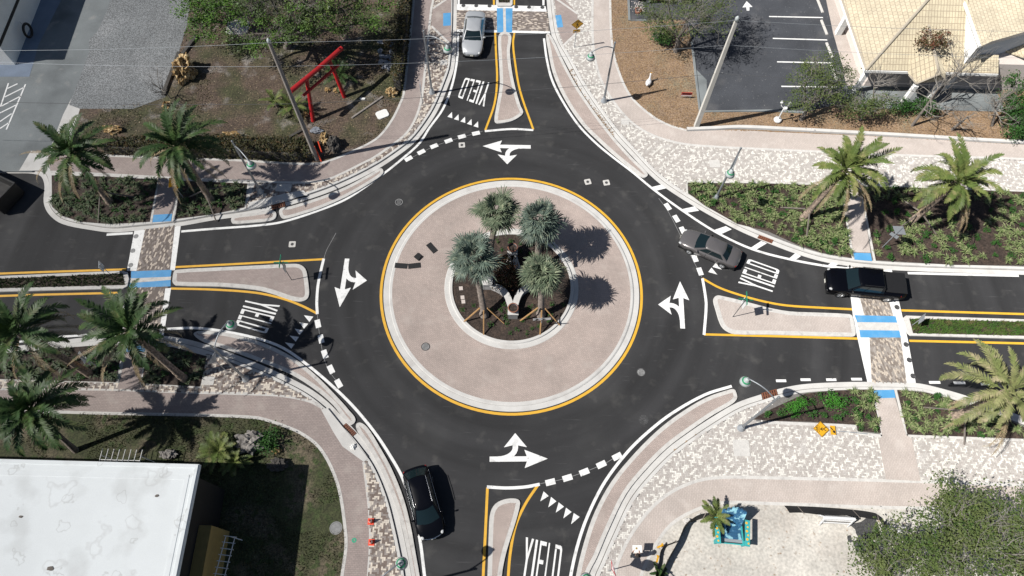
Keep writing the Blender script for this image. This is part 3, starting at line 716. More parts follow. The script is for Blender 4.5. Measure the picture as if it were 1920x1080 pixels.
def yieldword(lb, rb, lt, rt):
    b = MB(); A, B_, T, D_ = (v for v in (g(*lb), g(*rb), g(*lt), g(*rt)))
    for ch, x0, x1 in CELL:
        for pl in LET[ch]:
            pts = []
            for x, y in pl:
                X = x0 + (x1-x0)*x
                pts.append((A*(1-X)+B_*X)*(1-y) + (T*(1-X)+D_*X)*y)
            b.poly(pts, .0076)
    structure('yield_word', b, MT['white'])
yieldword((922,156), (872,145.5), (908,200), (858,182.5))
yieldword((462,559), (441,609), (525,572.5), (499.5,626))
yieldword((1447,551.5), (1462,506), (1384,530.5), (1403,485))
lt, rt = g(986,1007), g(1055,1024)
dn = (g(975,1080) - lt).normalized()*2.42; q1, q2 = lt + dn, rt + (g(1047,1090)-rt).normalized()*2.42
b = MB()
for ch, x0, x1 in CELL:
    for pl in LET[ch]:
        b.poly([(q1*(1-(x0+(x1-x0)*x))+q2*(x0+(x1-x0)*x))*(1-y) + (lt*(1-(x0+(x1-x0)*x))+rt*(x0+(x1-x0)*x))*y for x, y in pl], .0076)
structure('yield_word', b, MT['white'])
# fishhook arrows: u along the shaft (0..1), v towards the branch (0..1)
def arrow(tail, tip, br):
    O = g(*tail); U = g(*tip)-O; Bq = g(*br)-O
    n = Vector((-U.y, U.x, 0)); n = n if n.dot(Bq) > 0 else -n
    Lb = Bq.dot(n.normalized()); n = n.normalized()
    ub = Bq.dot(U)/U.dot(U)
    P = lambda u, v: O + U*u + n*v
    b = MB(); h = .17
    hd = .35*Lb if False else .60
    b.poly([P(0,-h),P(.64,-h),P(.60,-hd),P(1,0),P(.60,hd),P(.64,h),P(0,h)], .0074)
    # curved branch leaving the shaft
    arc = []; vb = Lb-.95
    for k in range(9):
        t = k/8*pi/2
        arc.append(P(ub-.30+.30*sin(t), h-.17+(vb)*(1-cos(t))))
    arc.append(P(ub, Lb-.6))
    b.ribbon(arc, .36, .0078)
    b.poly([P(ub-.01,Lb-.78),P(ub-.20,Lb-.95),P(ub,Lb),P(ub+.20,Lb-.95)] if U.cross(n).z > 0 else [P(ub+.20,Lb-.95),P(ub,Lb),P(ub-.20,Lb-.95),P(ub-.01,Lb-.78)], .0082)
    structure('turn_arrow', b, MT['white'])
arrow((995,275.5),(905,274),(951,308)); arrow((651,485),(637,576),(688,526)); arrow((918,861),(1027,860),(966,812)); arrow((1280,616),(1275,527.5),(1234,571))
# parking bays
b = MB()
for q in ([(1442,31),(1543,33)], [(1449,72),(1551,75)], [(1457,116),(1561,118)], [(1465,162),(1570,163)], [(1434,-4),(1536,-3)]): b.ribbon(G(q, .14), .13, .146)
b.poly(G([(1392,14),(1400,2),(1411,13)], .14), .146); b.poly(G([(1399,13),(1405,13),(1405,20),(1400,20)], .14), .1465)
structure('parking_lines', b, MT['white'])
b = MB()
for q in ([(1,200),(16,156)], [(12,243),(48,158)], [(14,166),(33,157)], [(9,182),(45,164)], [(3,199),(39,180)], [(0,212),(30,197)], [(0,228),(22,213)], [(0,241),(17,230)]): b.ribbon(G(q, .137), .12, .1445)
structure('parking_lines', b, MT['white'])
# sealed joints and scuffs on the asphalt
b = MB()
for q in ([(607,486),(612,470),(620,455),(630,437)], [(1235,372),(1252,395),(1285,460),(1316,520)], [(595,590),(601,640),(614,690),(640,725)], [(1012,907),(1060,897),(1130,871),(1165,850)], [(765,299),(820,272),(905,246)]):
    b.ribbon(smooth(G(q), 4), .03, .0035)
structure('road_joint', b, MT['iron_pale'])

# ------------------------------------------------------------------ buildings
def proj(q):
    d = Vector(q) - Vector((0, 0, CAMH)); w = d.dot(FW)
    return 960 + FPX*d.dot(RT)/w, 540 - FPX*d.dot(UP)/w
GZ = .13
# white building, north-west
t = thing('white_building', 'white walled building with a dark band at the left edge beside the gravel', 'building', g(29,122,GZ))
o = t.location
P0 = Vector((0,0,0)); P1 = g(72,12,GZ)-o; dr = P1.normalized(); sdv = Vector((-dr.y, dr.x, 0))
q = [P0, dr*30, dr*30+sdv*25, sdv*25]
MB().slab(q, 0, 4.4).build('wall', MT['plaster'], t)
MB().slab([p + (dr*-.25+sdv*-.25 if i == 0 else dr*.3+sdv*-.25 if i == 1 else dr*.3+sdv*.3 if i == 2 else dr*-.25+sdv*.3) for i, p in enumerate(q)], 4.4, 4.62).build('roof', MT['roof_white'], t)
b = MB(); b.bar([P0-sdv*.02+dr*.05, dr*29.9-sdv*.02], .06, 2.05, 2.3); b.build('dark_band', MT['black'], t)
t2 = thing('wreath', 'black ring of a wreath hung on the white wall', 'wreath', g(50,57,1.0))
b = MB(); Mx = Matrix((dr, Vector((0,0,1)), sdv*-1)).transposed()
b.tube([Mx @ Vector((.55*cos(a), .55*sin(a), .08)) for a in [2*pi*k/20 for k in range(21)]], .11, 8); b.build('ring', MT['black'], t2)
b = MB(); b.tube([Mx @ Vector((0,.55,.05)), Mx @ Vector((0,.95,0))], .03, 5); b.build('hook', MT['galv'], t2)

# flat white roofed building, south-west
ZR = 5.9
R0_ = g(373,870,ZR); Ra = g(331,1080,ZR); Rb = g(0,860,ZR)
t = thing('flat_roof_building', 'building with a wide flat white stained roof and ochre wall, lower left corner', 'building', (R0_.x, R0_.y, GZ))
o = Vector((R0_.x, R0_.y, 0)); ds = (Ra-R0_); ds.z = 0; ds.normalize(); dw = (Rb-R0_); dw.z = 0; dw.normalize()
def fp(a, bb): return dw*a + ds*bb
H0 = ZR - GZ
rf = MB().slab([fp(0,0), fp(0,26), fp(26,26), fp(26,0)], H0-.35, H0-.06).build('roof', MT['roof_white'], t)
b = MB(); b.bar([fp(.55,26), fp(.55,.75), fp(26,.75)], .34, H0-.10, H0-.035); b.build('roof_rim', MT['roof_white'], rf)
b = MB(); b.bar([fp(.12,26), fp(.12,.12), fp(26,.12)], .24, H0-.08, H0+.0); b.build('roof_edge', MT['roof_white'], rf)
MB().slab([fp(.5,.5), fp(.5,26), fp(26,26), fp(26,.5)], 0, H0-.36).build('wall', MT['fascia'], t)  # near-black colour over the whole main wall
MB().slab([fp(-.25,3.0), fp(-.25,26), fp(.48,26), fp(.48,3.0)], 0, 3.0).build('ochre_wall', MT['ochre'], t)
for k in range(9): MB().blob(fp(2+2.4*k % 19, 1.8+1.3*((k*5) % 7)) + Vector((0,0,H0-.05)), .10+.03*(k % 3), 0, k, .5, 2, 1, (1.4,.8,.3)).build('debris', MT['bark'], t)
b = MB()
for k in range(7): b.blob(fp(1.5+.14*k, 6.6+.22*k)+Vector((0,0,H0-.04)), .12, 0, k, .6, 2, 1, (1.3,1,.4))
b.build('debris', MT['bark'], t)
def railing(p, z, n, name, label, cat, two=False, L=.55):
    t = thing(name, label, cat, p[0])
    a = p[1]-p[0]; nn = Vector((-a.y, a.x, 0)).normalized()
    b = MB(); b.tube([Vector((0,0,z)), a+Vector((0,0,z))], .03, 5)
    if two: b.tube([nn*L+Vector((0,0,z)), a+nn*L+Vector((0,0,z))], .03, 5)
    b.build('rail', MT['white'], t)
    for k in range(n):
        c = a*(k/(n-1)); bb = MB(); bb.tube([c+nn*-.12+Vector((0,0,z+.04)), c+nn*(L+.12)+Vector((0,0,z+.04))], .024, 5)
        bb.build('slat', MT['white'], t)
    for c in (Vector((0,0,0)), a):
        bb = MB(); bb.tube([c+nn*L*.5, c+nn*L*.5+Vector((0,0,z))], .03, 5); bb.build('post', MT['white'], t)
p = [g(424,1005,2.2), g(398,1100,2.2)]
for v in p: v.z = GZ
railing(p, 2.1, 9, 'trellis', 'white slatted pergola rail along the ochre wall', 'trellis', True)
p = [g(188,862,2.2), g(263,864,2.2)]
for v in p: v.z = GZ
railing(p, 2.1, 8, 'trellis', 'short white slatted rail beyond the upper edge of the flat white roof', 'trellis', False)

# tile roofed building, north-east
ZE = 3.1
c0 = g(1624,131,ZE); e1 = g(1579,0,ZE); e2 = g(1872,138,ZE)
t = thing('tiled_house', 'large building with cream tiled hip roofs beside the parking lot', 'building', (c0.x, c0.y, GZ))
o = Vector((c0.x, c0.y, 0)); yv = (e1-c0); yv.z = 0; yv.normalize(); xv = (e2-c0); xv.z = 0; EW = xv.length; xv.normalize()
def hp(a, bb, z): return xv*a + yv*bb + Vector((0,0,z-GZ))
d_ = 11.0; pz = ZE + d_*.56
b = MB()
b.add([hp(0,0,ZE), hp(0,40,ZE), hp(d_,40,pz), hp(d_,d_,pz)], [(0,3,2,1)])
b.add([hp(0,0,ZE-.16), hp(0,40,ZE-.16), hp(d_,40,pz-.16), hp(d_,d_,pz-.16)], [(0,1,2,3)])
wr = b.build('roof', MT['tile_side'], t)
b = MB()
b.add([hp(0,0,ZE), hp(EW,0,ZE), hp(EW,.8,ZE+.45), hp(8.2,.8,ZE+.45), hp(8.2,8.2,ZE+8.2*.56)], [(0,4,3,2,1)])
b.add([hp(0,0,ZE), hp(8.2,8.2,ZE+8.2*.56), hp(8.2,.0,ZE)], [(0,2,1)])
b = MB()
b.add([hp(.02,0,ZE), hp(EW,0,ZE), hp(EW,1.3,ZE+1.3*.56), hp(8.25,1.3,ZE+1.3*.56), hp(8.25,8.25,ZE+8.25*.56)], [(0,1,2,3,4)])
b.build('roof', MT['tile'], t)
b = MB(); b.tube([hp(0,0,ZE+.03), hp(d_,d_,pz+.03)], .12, 8); b.tube([hp(0,0,ZE+.0), hp(0,40,ZE)], .09, 6); b.build('ridge_cap', MT['cap'], wr)
b = MB(); b.bar([hp(-.02,-.03,0), hp(EW,-.03,0)], .07, ZE-.26-GZ, ZE-.03-GZ); b.bar([hp(-.05,0,0), hp(-.05,40,0)], .07, ZE-.26-GZ, ZE-.03-GZ); b.build('fascia', MT['plaster'], t)
MB().slab([hp(1.4,1.0,0), hp(1.4,40,0), hp(20,40,0), hp(20,1.0,0)], 0, ZE-.1).build('wall', MT['plaster_pink'], t)
MB().slab([hp(-.3,-1.4,0), hp(-.3,1.0,0), hp(EW+2,1.0,0), hp(EW+2,-1.4,0)], -.12, .04).build('porch_floor', MT['old_concrete'], t)
# higher wing to the east
zw = 5.6
A = g(1806,0,zw+1.2)-o; Bp = g(1837,88,zw-1.2)-o
b = MB(); w0 = g(1837,88,zw)-o; w1 = g(1858,78,zw)-o; w2 = g(1930,57,zw)-o; w3 = g(2200,0,zw)-o; up_ = yv*14+Vector((0,0,4.5))

def onroof(px, py):
    d = (px-960)*RT + (540-py)*UP + FPX*FW; nrm = xv.cross((yv+Vector((0,0,.56))).normalized()); P0_ = c0
    k_ = (P0_-Vector((0,0,CAMH))).dot(nrm)/d.dot(nrm); return Vector((0,0,CAMH)) + d*k_*1.004
rk = onroof(1806,-4)-o; rk2 = rk + (rk-w0)*1.2 + Vector((0,0,GZ*-1.2))
for v in (w0, w1, w2, w3, rk, rk2): v.z -= GZ
b.add([w0, w1, w2, w3, w3+up_, rk2], [(0,1,2,3,4,5)])
wing = b.build('wing_roof', MT['tile_side'], t)
b = MB(); dn_ = Vector((0,0,-.35)); b.tube([w0, rk2], .12, 6); b.build('ridge_cap', MT['plaster'], wing)
b = MB()
for a_, c_ in ((w0,w1),(w1,w2),(w2,w3)): b.add([a_, c_, c_+dn_, a_+dn_], [(0,3,2,1)])
b.build('wing_fascia', MT['galv'], t)
b = MB(); z0 = lambda v: Vector((v.x, v.y, 0))
iw = lambda v: v + yv*.3 + xv*.15
b.add([z0(iw(w0)), iw(w0)+dn_, iw(rk2)+dn_, z0(iw(rk2))], [(0,1,2,3)]); b.add([z0(iw(w0)), z0(iw(w1)), iw(w1)+dn_, iw(w0)+dn_], [(0,1,2,3)])
b.add([z0(iw(w1)), z0(iw(w2)), iw(w2)+dn_, iw(w1)+dn_], [(0,1,2,3)]); b.add([z0(iw(w2)), z0(iw(w3)), iw(w3)+dn_, iw(w2)+dn_], [(0,1,2,3)])
b.build('wing_wall', MT['plaster'], t)
q = [g(x, y, 3.6)-o for x, y in ((1876,80),(1935,62),(1935,112))]
for v in q: v.z -= GZ
q[0].z -= .6; q[1].z += .5
b = MB(); b.add(q, [(0,2,1)]); b.tube([q[0], q[2]], .1, 6); b.build('side_roof', MT['tile'], t)
# porch gable
rz_ = 1.75
f0 = g(1703,137,ZE)-o; f1 = g(1772,132,ZE)-o; f0.z = f1.z = ZE-GZ; mid = (f0+f1)/2; fr = mid - yv*1.3
rg = Vector((fr.x, fr.y, ZE-GZ+1.1)); bk = mid + yv*3.1; bk.z = ZE-GZ+1.95
l0 = f0 - yv*.2; r0 = f1 - yv*.2; l1 = f0-yv*1.1+xv*.35; r1 = f1-yv*1.1-xv*.35
b = MB(); b.add([l0, l1, rg, bk, f0+yv*.3], [(0,1,2,3,4)]); b.add([r0, r1, rg, bk, f1+yv*.3], [(1,0,4,3,2)]); b.add([l1, r1, rg], [(0,1,2)])
b.build('porch_roof', MT['tile'], t)
b = MB(); b.tube([rg, bk], .1, 6); b.tube([l1, l0], .07, 6); b.tube([rg, l1], .07, 6); b.tube([rg, r1], .07, 6); b.build('porch_trim', MT['cap'], t)
for bx in (l1+xv*.15+yv*.1, r1-xv*.15+yv*.1, hp(.45,.35,0)):
    b = MB(); b.box((bx.x, bx.y, (ZE-GZ)/2-.12), (.34,.34,ZE-GZ-.3)); b.build('column', MT['plaster'], t)
cx = g(1571,63,GZ)-o
b = MB(); b.box((cx.x, cx.y, 1.1), (.5,.42,2.2)); b.box((cx.x+.3, cx.y, 2.35), (1.1,.42,.3)); b.box((cx.x+.7, cx.y, 2.62), (1.1,.42,.26)); b.build('column', MT['plaster'], t)

# ------------------------------------------------------------------ poles, lamps, wires
def height(base, top, z0=GZ):
    B = g(*base, z0); best = None
    for k in range(0, 800):
        z = z0 + k*.02; x, y = proj((B.x, B.y, z)); e = hypot(x-top[0], y-top[1])
        if best is None or e < best[0]: best = (e, z)
    return best[1]
def upole(base, top, r0, r1, m, label, square=False):
    B = g(*base, GZ); zt = height(base, top); T = g(*top, zt)
    t = thing('utility_pole', label, 'utility pole', B)
    b = MB(); b.tube([Vector((0,0,-.1)), T-B], [r0, r1], 4 if square else 10, 0, not square); b.build('pole', m, t)
    b = MB(); b.lathe([(0,-.02),(r1*1.0,-.02),(r1*.95,.22),(r1*.4,.34),(0,.36)], T-B, 10); b.build('insulator', MT['shade'], t)
    return B, T
pb1, pt1 = upole((594,298), (505,80), .20, .13, MT['wood_pole'], 'weathered grey wooden utility pole standing by the hedge and red gate')
pb2, pt2 = upole((1305,238), (1381,38), .26, .15, MT['conc_pole'], 'tall pale square concrete utility pole at the parking lot corner', True)
def wire(pts, r, label, m='steel', sag=.35):
    t = thing('overhead_wire', label, 'wire', pts[0]); b = MB(); out = []
    for i in range(len(pts)-1):
        for k in range(14):
            u = k/14; p_ = pts[i]*(1-u)+pts[i+1]*u; p_ = p_ - Vector((0,0,sag*4*u*(1-u))); out.append(p_ - pts[0])
    out.append(pts[-1]-pts[0]); b.tube(out, r, 4); b.build('cable', MT[m], t)
L1 = lambda f: pb1*(1-f) + pt1*f
L2 = lambda f: pb2*(1-f) + pt2*f
for f1_, f2_, yl, r_, lab, mm in ((1.0,1.0,96,.009,'highest thin pale overhead wire between the wooden and the concrete pole','galv'),
        (.83,.80,108,.009,'second overhead wire from the top between the wooden and the concrete pole','galv'),
        (.53,.55,186,.014,'lowest thick dark overhead cable between the wooden and the concrete pole','post_dark')):
    a = L1(f1_); c = L2(f2_)
    wire([g(-260, yl-4, a.z), a, c, g(2200, {1.0:60,.83:112,.53:170}[f1_], c.z)], r_, lab, mm)

def lamp(base, top, head, label, z0=GZ):
    zt = height(base, top, z0) if base else 6.2
    B = g(*base, z0)
    zh = zt - .75
    T = Vector((B.x, B.y, zt)); Hd = g(*head, zh) - B; 
    t = thing('street_lamp', label, 'street lamp', B, 0, 'street lamps with green banded bell shades')
    Z = zt - z0; Hh = Vector((Hd.x, Hd.y, zh - z0))
    L = hypot(Hh.x, Hh.y)
    if L > 2.1: Hh.x *= 2.1/L; Hh.y *= 2.1/L
    b = MB(); b.tube([(0,0,0),(0,0,Z*.5),(0,0,Z)], [.095,.08,.06], 12); b.lathe([(0,0),(.085,0),(.085,.05),(.03,.12),(0,.14)], (0,0,Z), 10); b.build('pole', MT['steel'], t)
    b = MB(); b.lathe([(.26,0),(.25,.10),(.16,.22),(.13,.5),(.10,.55)], (0,0,0), 16); b.build('base', MT['galv'], t)
    b = MB(); st = Vector((0,0,Z-.55))
    pts = []
    for k in range(11):
        u = k/10; pts.append(Vector((Hh.x*u, Hh.y*u, st.z + (Hh.z+.42-st.z)*u + .38*sin(pi*u)*(1-.3*u))))
    pts.append(Hh+Vector((0,0,.25))); b.tube(pts, .042, 8)
    b.build('arm', MT['steel'], t)
    b = MB(); b.lathe([(.02,.36),(.11,.34),(.13,.22),(.15,.20),(.16,.12)], Hh, 18); b.build('fitter', MT['shade'], t)
    b = MB(); b.lathe([(.15,.12),(.235,.05),(.31,-.08),(.355,-.22),(.34,-.22),(.29,-.08),(.19,.02)], Hh, 24)
    sh = b.build('lamp_shade', MT['shade'], t)
    b = MB(); b.lathe([(.19,.105),(.24,.06),(.262,.03),(.25,.02)], Hh, 24); b.build('shade_band', MT['green_band'], sh)
    b = MB(); b.lathe([(0,-.21),(.17,-.20),(.25,-.12),(.25,-.07)], Hh, 16); b.build('lens', MT['white_gloss'], t)
lamp((810,174),(798,58),(839,91),'street lamp beside the silver sedan, on the pavement left of the upper road')
lamp((1132,190),(1151,80),(1108,105),'street lamp on the paved verge right of the upper road, arm reaching left')
lamp((1342,372),(1394,281),(1370,324),'street lamp standing in the planted bed above the grey sedan')
lamp((489,360),(438,264),(470,308),'street lamp by the paved corner left of the roundabout with palm shadow at its foot')
lamp((461,711),(393,651),(432,608),'street lamp over the lower left kerb whose arm hangs above the YIELD lettering')
lamp((1389,803),(1459,744),(1399,714),'street lamp on the lower right paving with its shade over the asphalt')
sb = g(752,1056,5.6)
def proj_i(v): return proj(v)
bb_ = Vector((sb.x-1.45, sb.y-1.25, GZ)); lamp(proj(bb_), proj(Vector((bb_.x,bb_.y,6.5))), (752,1056), 'street lamp at the lower edge with its shade above the kerb near the cones')
sb = g(1100,1086,5.6); bb_ = Vector((sb.x+1.5, sb.y-1.2, GZ)); lamp(proj(bb_), proj(Vector((bb_.x,bb_.y,6.5))), (1100,1086), 'street lamp barely showing its shade at the lower edge right of YIELD lettering')

# ------------------------------------------------------------------ signs
def frame_px(base, z, px): return g(*px, z) - g(*base, GZ)
def post(t, h, r=.03, m='galv', lean=(0,0)):
    b = MB(); b.tube([(0,0,0), (lean[0],lean[1],h)], r, 8); b.build('post', MT[m], t)
def panel(t, name, shape, c, ang, m, back='galv', th=.02, tilt=0):
    """flat plate: shape in its own x (right) / y (up), front faces ang"""
    f = Vector((cos(ang), sin(ang), 0)); r = Vector((-sin(ang), cos(ang), 0)); u = Vector((0,0,1))
    b = MB(); n = len(shape); c = Vector(c)
    F = [c + r*x + u*y + f*th/2 for x, y in shape]; B = [c + r*x + u*y - f*th/2 for x, y in shape]
    b.add(F, [tuple(range(n))], 0); b.add(B, [tuple(range(n-1,-1,-1))], 1)
    b.add(F+B, [(i, n+i, n+(i+1) % n, (i+1) % n) for i in range(n)], 1)
    pl = b.build(name, [MT[m], MT[back]], t)
    return pl, (lambda pts, k=1: [c + r*x + u*y + f*(th/2+.004*k) for x, y in pts])
DIA = [(0,-.54),(.54,0),(0,.54),(-.54,0)]
REC = [(-.31,-.17),(.31,-.17),(.31,.17),(-.31,.17)]
def strokes(lines, w):
    out = []
    for a, c in lines:
        dx, dy = c[0]-a[0], c[1]-a[1]; l = hypot(dx, dy); nx, ny = -dy/l*w/2, dx/l*w/2
        out.append([(a[0]+nx,a[1]+ny),(a[0]-nx,a[1]-ny),(c[0]-nx,c[1]-ny),(c[0]+nx,c[1]+ny)])
    return out
def cir(cx, cy, r, n=14): return [(cx+r*cos(2*pi*k/n), cy+r*sin(2*pi*k/n)) for k in range(n)]
PED = strokes([((0,.02),(.02,-.14)),((.02,-.14),(-.09,-.33)),((.02,-.14),(.10,-.24)),((.10,-.24),(.15,-.33)),((0,0),(-.10,-.09)),((.01,0),(.12,-.08))], .05)
def bike(dx, dy, s=1):
    L = []
    for cx_ in (-.14, .14):
        p = cir(dx+cx_*s, dy, .085*s, 12)
        L += [(p[i], p[(i+1) % 12]) for i in range(12)]
    L += [((dx-.14*s,dy),(dx-.05*s,dy+.12*s)),((dx-.05*s,dy+.12*s),(dx+.09*s,dy+.12*s)),((dx+.14*s,dy),(dx+.08*s,dy+.16*s)),((dx+.08*s,dy+.16*s),(dx+.13*s,dy+.17*s)),((dx-.05*s,dy+.12*s),(dx,dy)),((dx,dy),(dx+.09*s,dy+.12*s)),((dx-.09*s,dy+.15*s),(dx-.03*s,dy+.15*s))]
    return strokes(L, .022)
def marks(parent, mapf, polys, name, m='black'):
    b = MB()
    for p in polys:
        v = mapf(p); b.add(v, [tuple(range(len(v)))])
    b.build(name, MT[m], parent)
def arrow_poly(sx, s=1.0):
    # diagonal arrow pointing down to the side sx
    pts = [(-.2,.11),(-.14,.15),(.06,-.02),(.10,.05),(.2,-.13),(.0,-.12),(.03,-.06)]
    return [[(x*sx*s, y*s) for x, y in (pts if sx > 0 else pts[::-1])]]
def pedsign(base, ang, h, label, sx=-1):
    t = thing('crossing_sign', label, 'road sign', g(*base, GZ), 0, 'pedestrian and bicycle crossing signs')
    post(t, h, .032); f = Vector((cos(ang), sin(ang), 0))
    d, mp = panel(t, 'diamond_panel', DIA, f*.05+Vector((0,0,h-.5)), ang, 'sign_yellow')
    e = [(0,-.50),(.50,0),(0,.50),(-.50,0)]
    marks(d, mp, strokes([(e[i], e[(i+1) % 4]) for i in range(4)], .02), 'border_line')
    marks(d, mp, PED + [cir(0,.07,.045)], 'walking_figure'); marks(d, mp, bike(0,.19,1), 'bicycle_symbol')
    p, mp = panel(t, 'arrow_panel', REC, f*.05+Vector((0,0,h-1.25)), ang, 'sign_yellow')
    marks(p, mp, arrow_poly(sx, 1.1), 'arrow_symbol')
pedsign((1077,89), radians(-82), 3.2, 'yellow diamond crossing sign standing beside the upper pavement, face toward the roundabout')
pedsign((345,372), radians(-20), 2.75, 'yellow diamond crossing sign seen nearly edge on under the palm left of the roundabout')
pedsign((1654,464), radians(50), 3.0, 'crossing sign seen from its grey back, in the planted bed above the black pickup')
pedsign((188,690), radians(215), 2.7, 'crossing sign seen from its grey back among the dark plants by the lower left path')
# sign lying flat on the paving, with its post
B = g(1566,808,.16); e_ = (g(1620,813,.16)-B); an = atan2(e_.y, e_.x)
t = thing('crossing_sign', 'yellow diamond crossing sign lying flat on the lower right paving', 'road sign', B, an)
b = MB(); b.tube([(-1.6,0,.05),(2.1,0,.04)], .03, 8); b.build('post', MT['galv'], t)
def flat(t, name, shape, cx_, m):
    b = MB(); n = len(shape); F = [(cx_-y, x, .115) for x, y in shape]; Bk = [(cx_-y, x, .09) for x, y in shape]
    b.add(F, [tuple(range(n))]); b.add(F+Bk, [(i, n+i, n+(i+1) % n, (i+1) % n) for i in range(n)], 1)
    return b.build(name, [MT[m], MT['galv']], t), (lambda pts: [(cx_-y, x, .12) for x, y in pts])
d, mp = flat(t, 'diamond_panel', DIA, -.98, 'sign_yellow')
marks(d, mp, strokes([([(0,-.50),(.50,0),(0,.50),(-.50,0)][i], [(0,-.50),(.50,0),(0,.50),(-.50,0)][(i+1) % 4]) for i in range(4)], .02), 'border_line')
marks(d, mp, PED+[cir(0,.07,.045)], 'walking_figure'); marks(d, mp, bike(0,.2,1), 'bicycle_symbol')
p, mp = flat(t, 'arrow_panel', REC, -.2, 'sign_yellow'); marks(p, mp, arrow_poly(-1, 1.1), 'arrow_symbol')
# yield signs
TRI = [(0,-.5),(.52,.40),(-.52,.40)]
def yieldsign(base, ang, h, label):
    t = thing('yield_sign', label, 'road sign', g(*base, GZ), 0, 'triangular yield signs')
    post(t, h, .03); f = Vector((cos(ang), sin(ang), 0))
    p, mp = panel(t, 'triangle_panel', TRI, f*.05+Vector((0,0,h-.42)), ang, 'sign_red')
    marks(p, mp, [[(0,-.24),(.27,.24),(-.27,.24)]], 'white_field', 'white_gloss')
yieldsign((425,696), radians(160), 2.7, 'grey backed triangular yield sign over the lower left kerb in front of the lamp')
yieldsign((793,197), radians(12), 2.5, 'triangular yield sign seen edge on beside the upper left pavement')
yieldsign((1141,1070), radians(-165), 2.6, 'triangular yield sign seen edge on at the lower edge right of the YIELD lettering')
# street name signs
def namesign(base, h, ang, label):
    t = thing('street_name_sign', label, 'road sign', g(*base, .11), 0, 'green street name signs')
    post(t, h, .028, 'post_dark')
    BL = [(-.5,-.1),(.5,-.1),(.5,.1),(-.5,.1)]
    panel(t, 'name_blade', BL, (0,0,h-.12), ang, 'sign_green', 'sign_green'); panel(t, 'name_blade', BL, (0,0,h+.1), ang+pi/2, 'sign_green', 'sign_green')
    panel(t, 'keep_right_plate', [(-.3,-.38),(.3,-.38),(.3,.38),(-.3,.38)], (0.05,0,h-.75), ang+pi/2+.12, 'white_gloss', 'galv')
namesign((547,525), 2.85, radians(92), 'green street name sign on the left splitter island')
namesign((1374,594), 3.1, radians(85), 'green street name sign on the right splitter island')
def smallsign(base, ang, h, label):
    t = thing('keep_right_sign', label, 'road sign', g(*base, .13), 0)
    post(t, h, .025); f = Vector((cos(ang), sin(ang), 0))
    panel(t, 'plate', [(-.3,-.36),(.3,-.36),(.3,.36),(-.3,.36)], f*.04+Vector((0,0,h-.36)), ang, 'white_gloss')
smallsign((207,514), radians(195), 1.55, 'small grey backed sign in the planted median left of the crosswalk')
smallsign((1710,610), radians(-25), 1.6, 'small grey sign in the grassy median right of the crosswalk')
# chevron signs of the central island
def chevron(base, ang, h, label):
    t = thing('chevron_sign', label, 'road sign', g(*base, .2), 0, 'black and white chevron signs')
    post(t, h, .025); f = Vector((cos(ang), sin(ang), 0)); w, hh = .62, .17
    p, mp = panel(t, 'plate', [(-w,-hh),(w,-hh),(w,hh),(-w,hh)], f*.04+Vector((0,0,h-.2)), ang, 'white_gloss')
    marks(p, mp, [[(x0,-hh+.02),(x0+.2,-hh+.02),(x0+.38,0),(x0+.2,hh-.02),(x0,hh-.02),(x0+.18,0)] for x0 in (-.55,-.08)], 'chevron_mark')
chevron((1014,613), radians(-85), 1.7, 'black and white chevron sign at the front of the central island')
chevron((1049,492), radians(5), 1.5, 'chevron sign seen edge on at the right rim of the central island')

# ------------------------------------------------------------------ vegetation
def frond(b, az, el, L, droop, mi=0, n=26, lw=.055, ll=.55, o=(0,0,0), rnd=random, curl=0.0):
    """feather palm leaf: rachis plus two rows of leaflets"""
    o = Vector(o); p = Vector(o); seg = L/n; h = Vector((cos(az), sin(az), 0)); sd_ = Vector((-sin(az), cos(az), 0)); e = el
    pts = [p.copy()]; tang = []
    for i in range(n):
        t = h*cos(e) + Vector((0,0,sin(e))); tang.append(t); p = p + t*seg; pts.append(p.copy()); e -= droop/n*(.4+1.6*i/n)
        h = (h + sd_*curl/n).normalized(); sd_ = Vector((-h.y, h.x, 0))
    b.tube(pts[::4]+[pts[-1]] if (n % 4) else pts[::4], [.03*(1-.85*k/(len(pts[::4]))) for k in range(len(pts[::4]) + (1 if n % 4 else 0))], 4, mi, True, False)
    vs = []; fs = []
    for i in range(3, n):
        u = i/n; t = tang[i]; up_ = sd_.cross(t)*-1
        ln = ll*(sin(pi*min(1, u*.93+.10))**.6)
        for s in (-1, 1):
            for q in (0, .5):
                c = pts[i] + t*seg*q
                d = (sd_*s*(.80+rnd.uniform(-.1,.1)) + t*(.75+rnd.uniform(-.15,.15)) + up_*rnd.uniform(.05,.42)); d.normalize()
                k = len(vs); w = t*lw*.5; l_ = ln*rnd.uniform(.85,1.1); mid = c + d*l_*.55 + Vector((0,0,-.02)); tip = c + d*l_ + Vector((0,0,-.12*l_))
                vs += [c-w, c+w, mid+w*1.1, mid-w*1.1, tip]
                fs += [(k,k+1,k+2,k+3), (k+3,k+2,k+4)]
    b.add(vs, fs, mi)

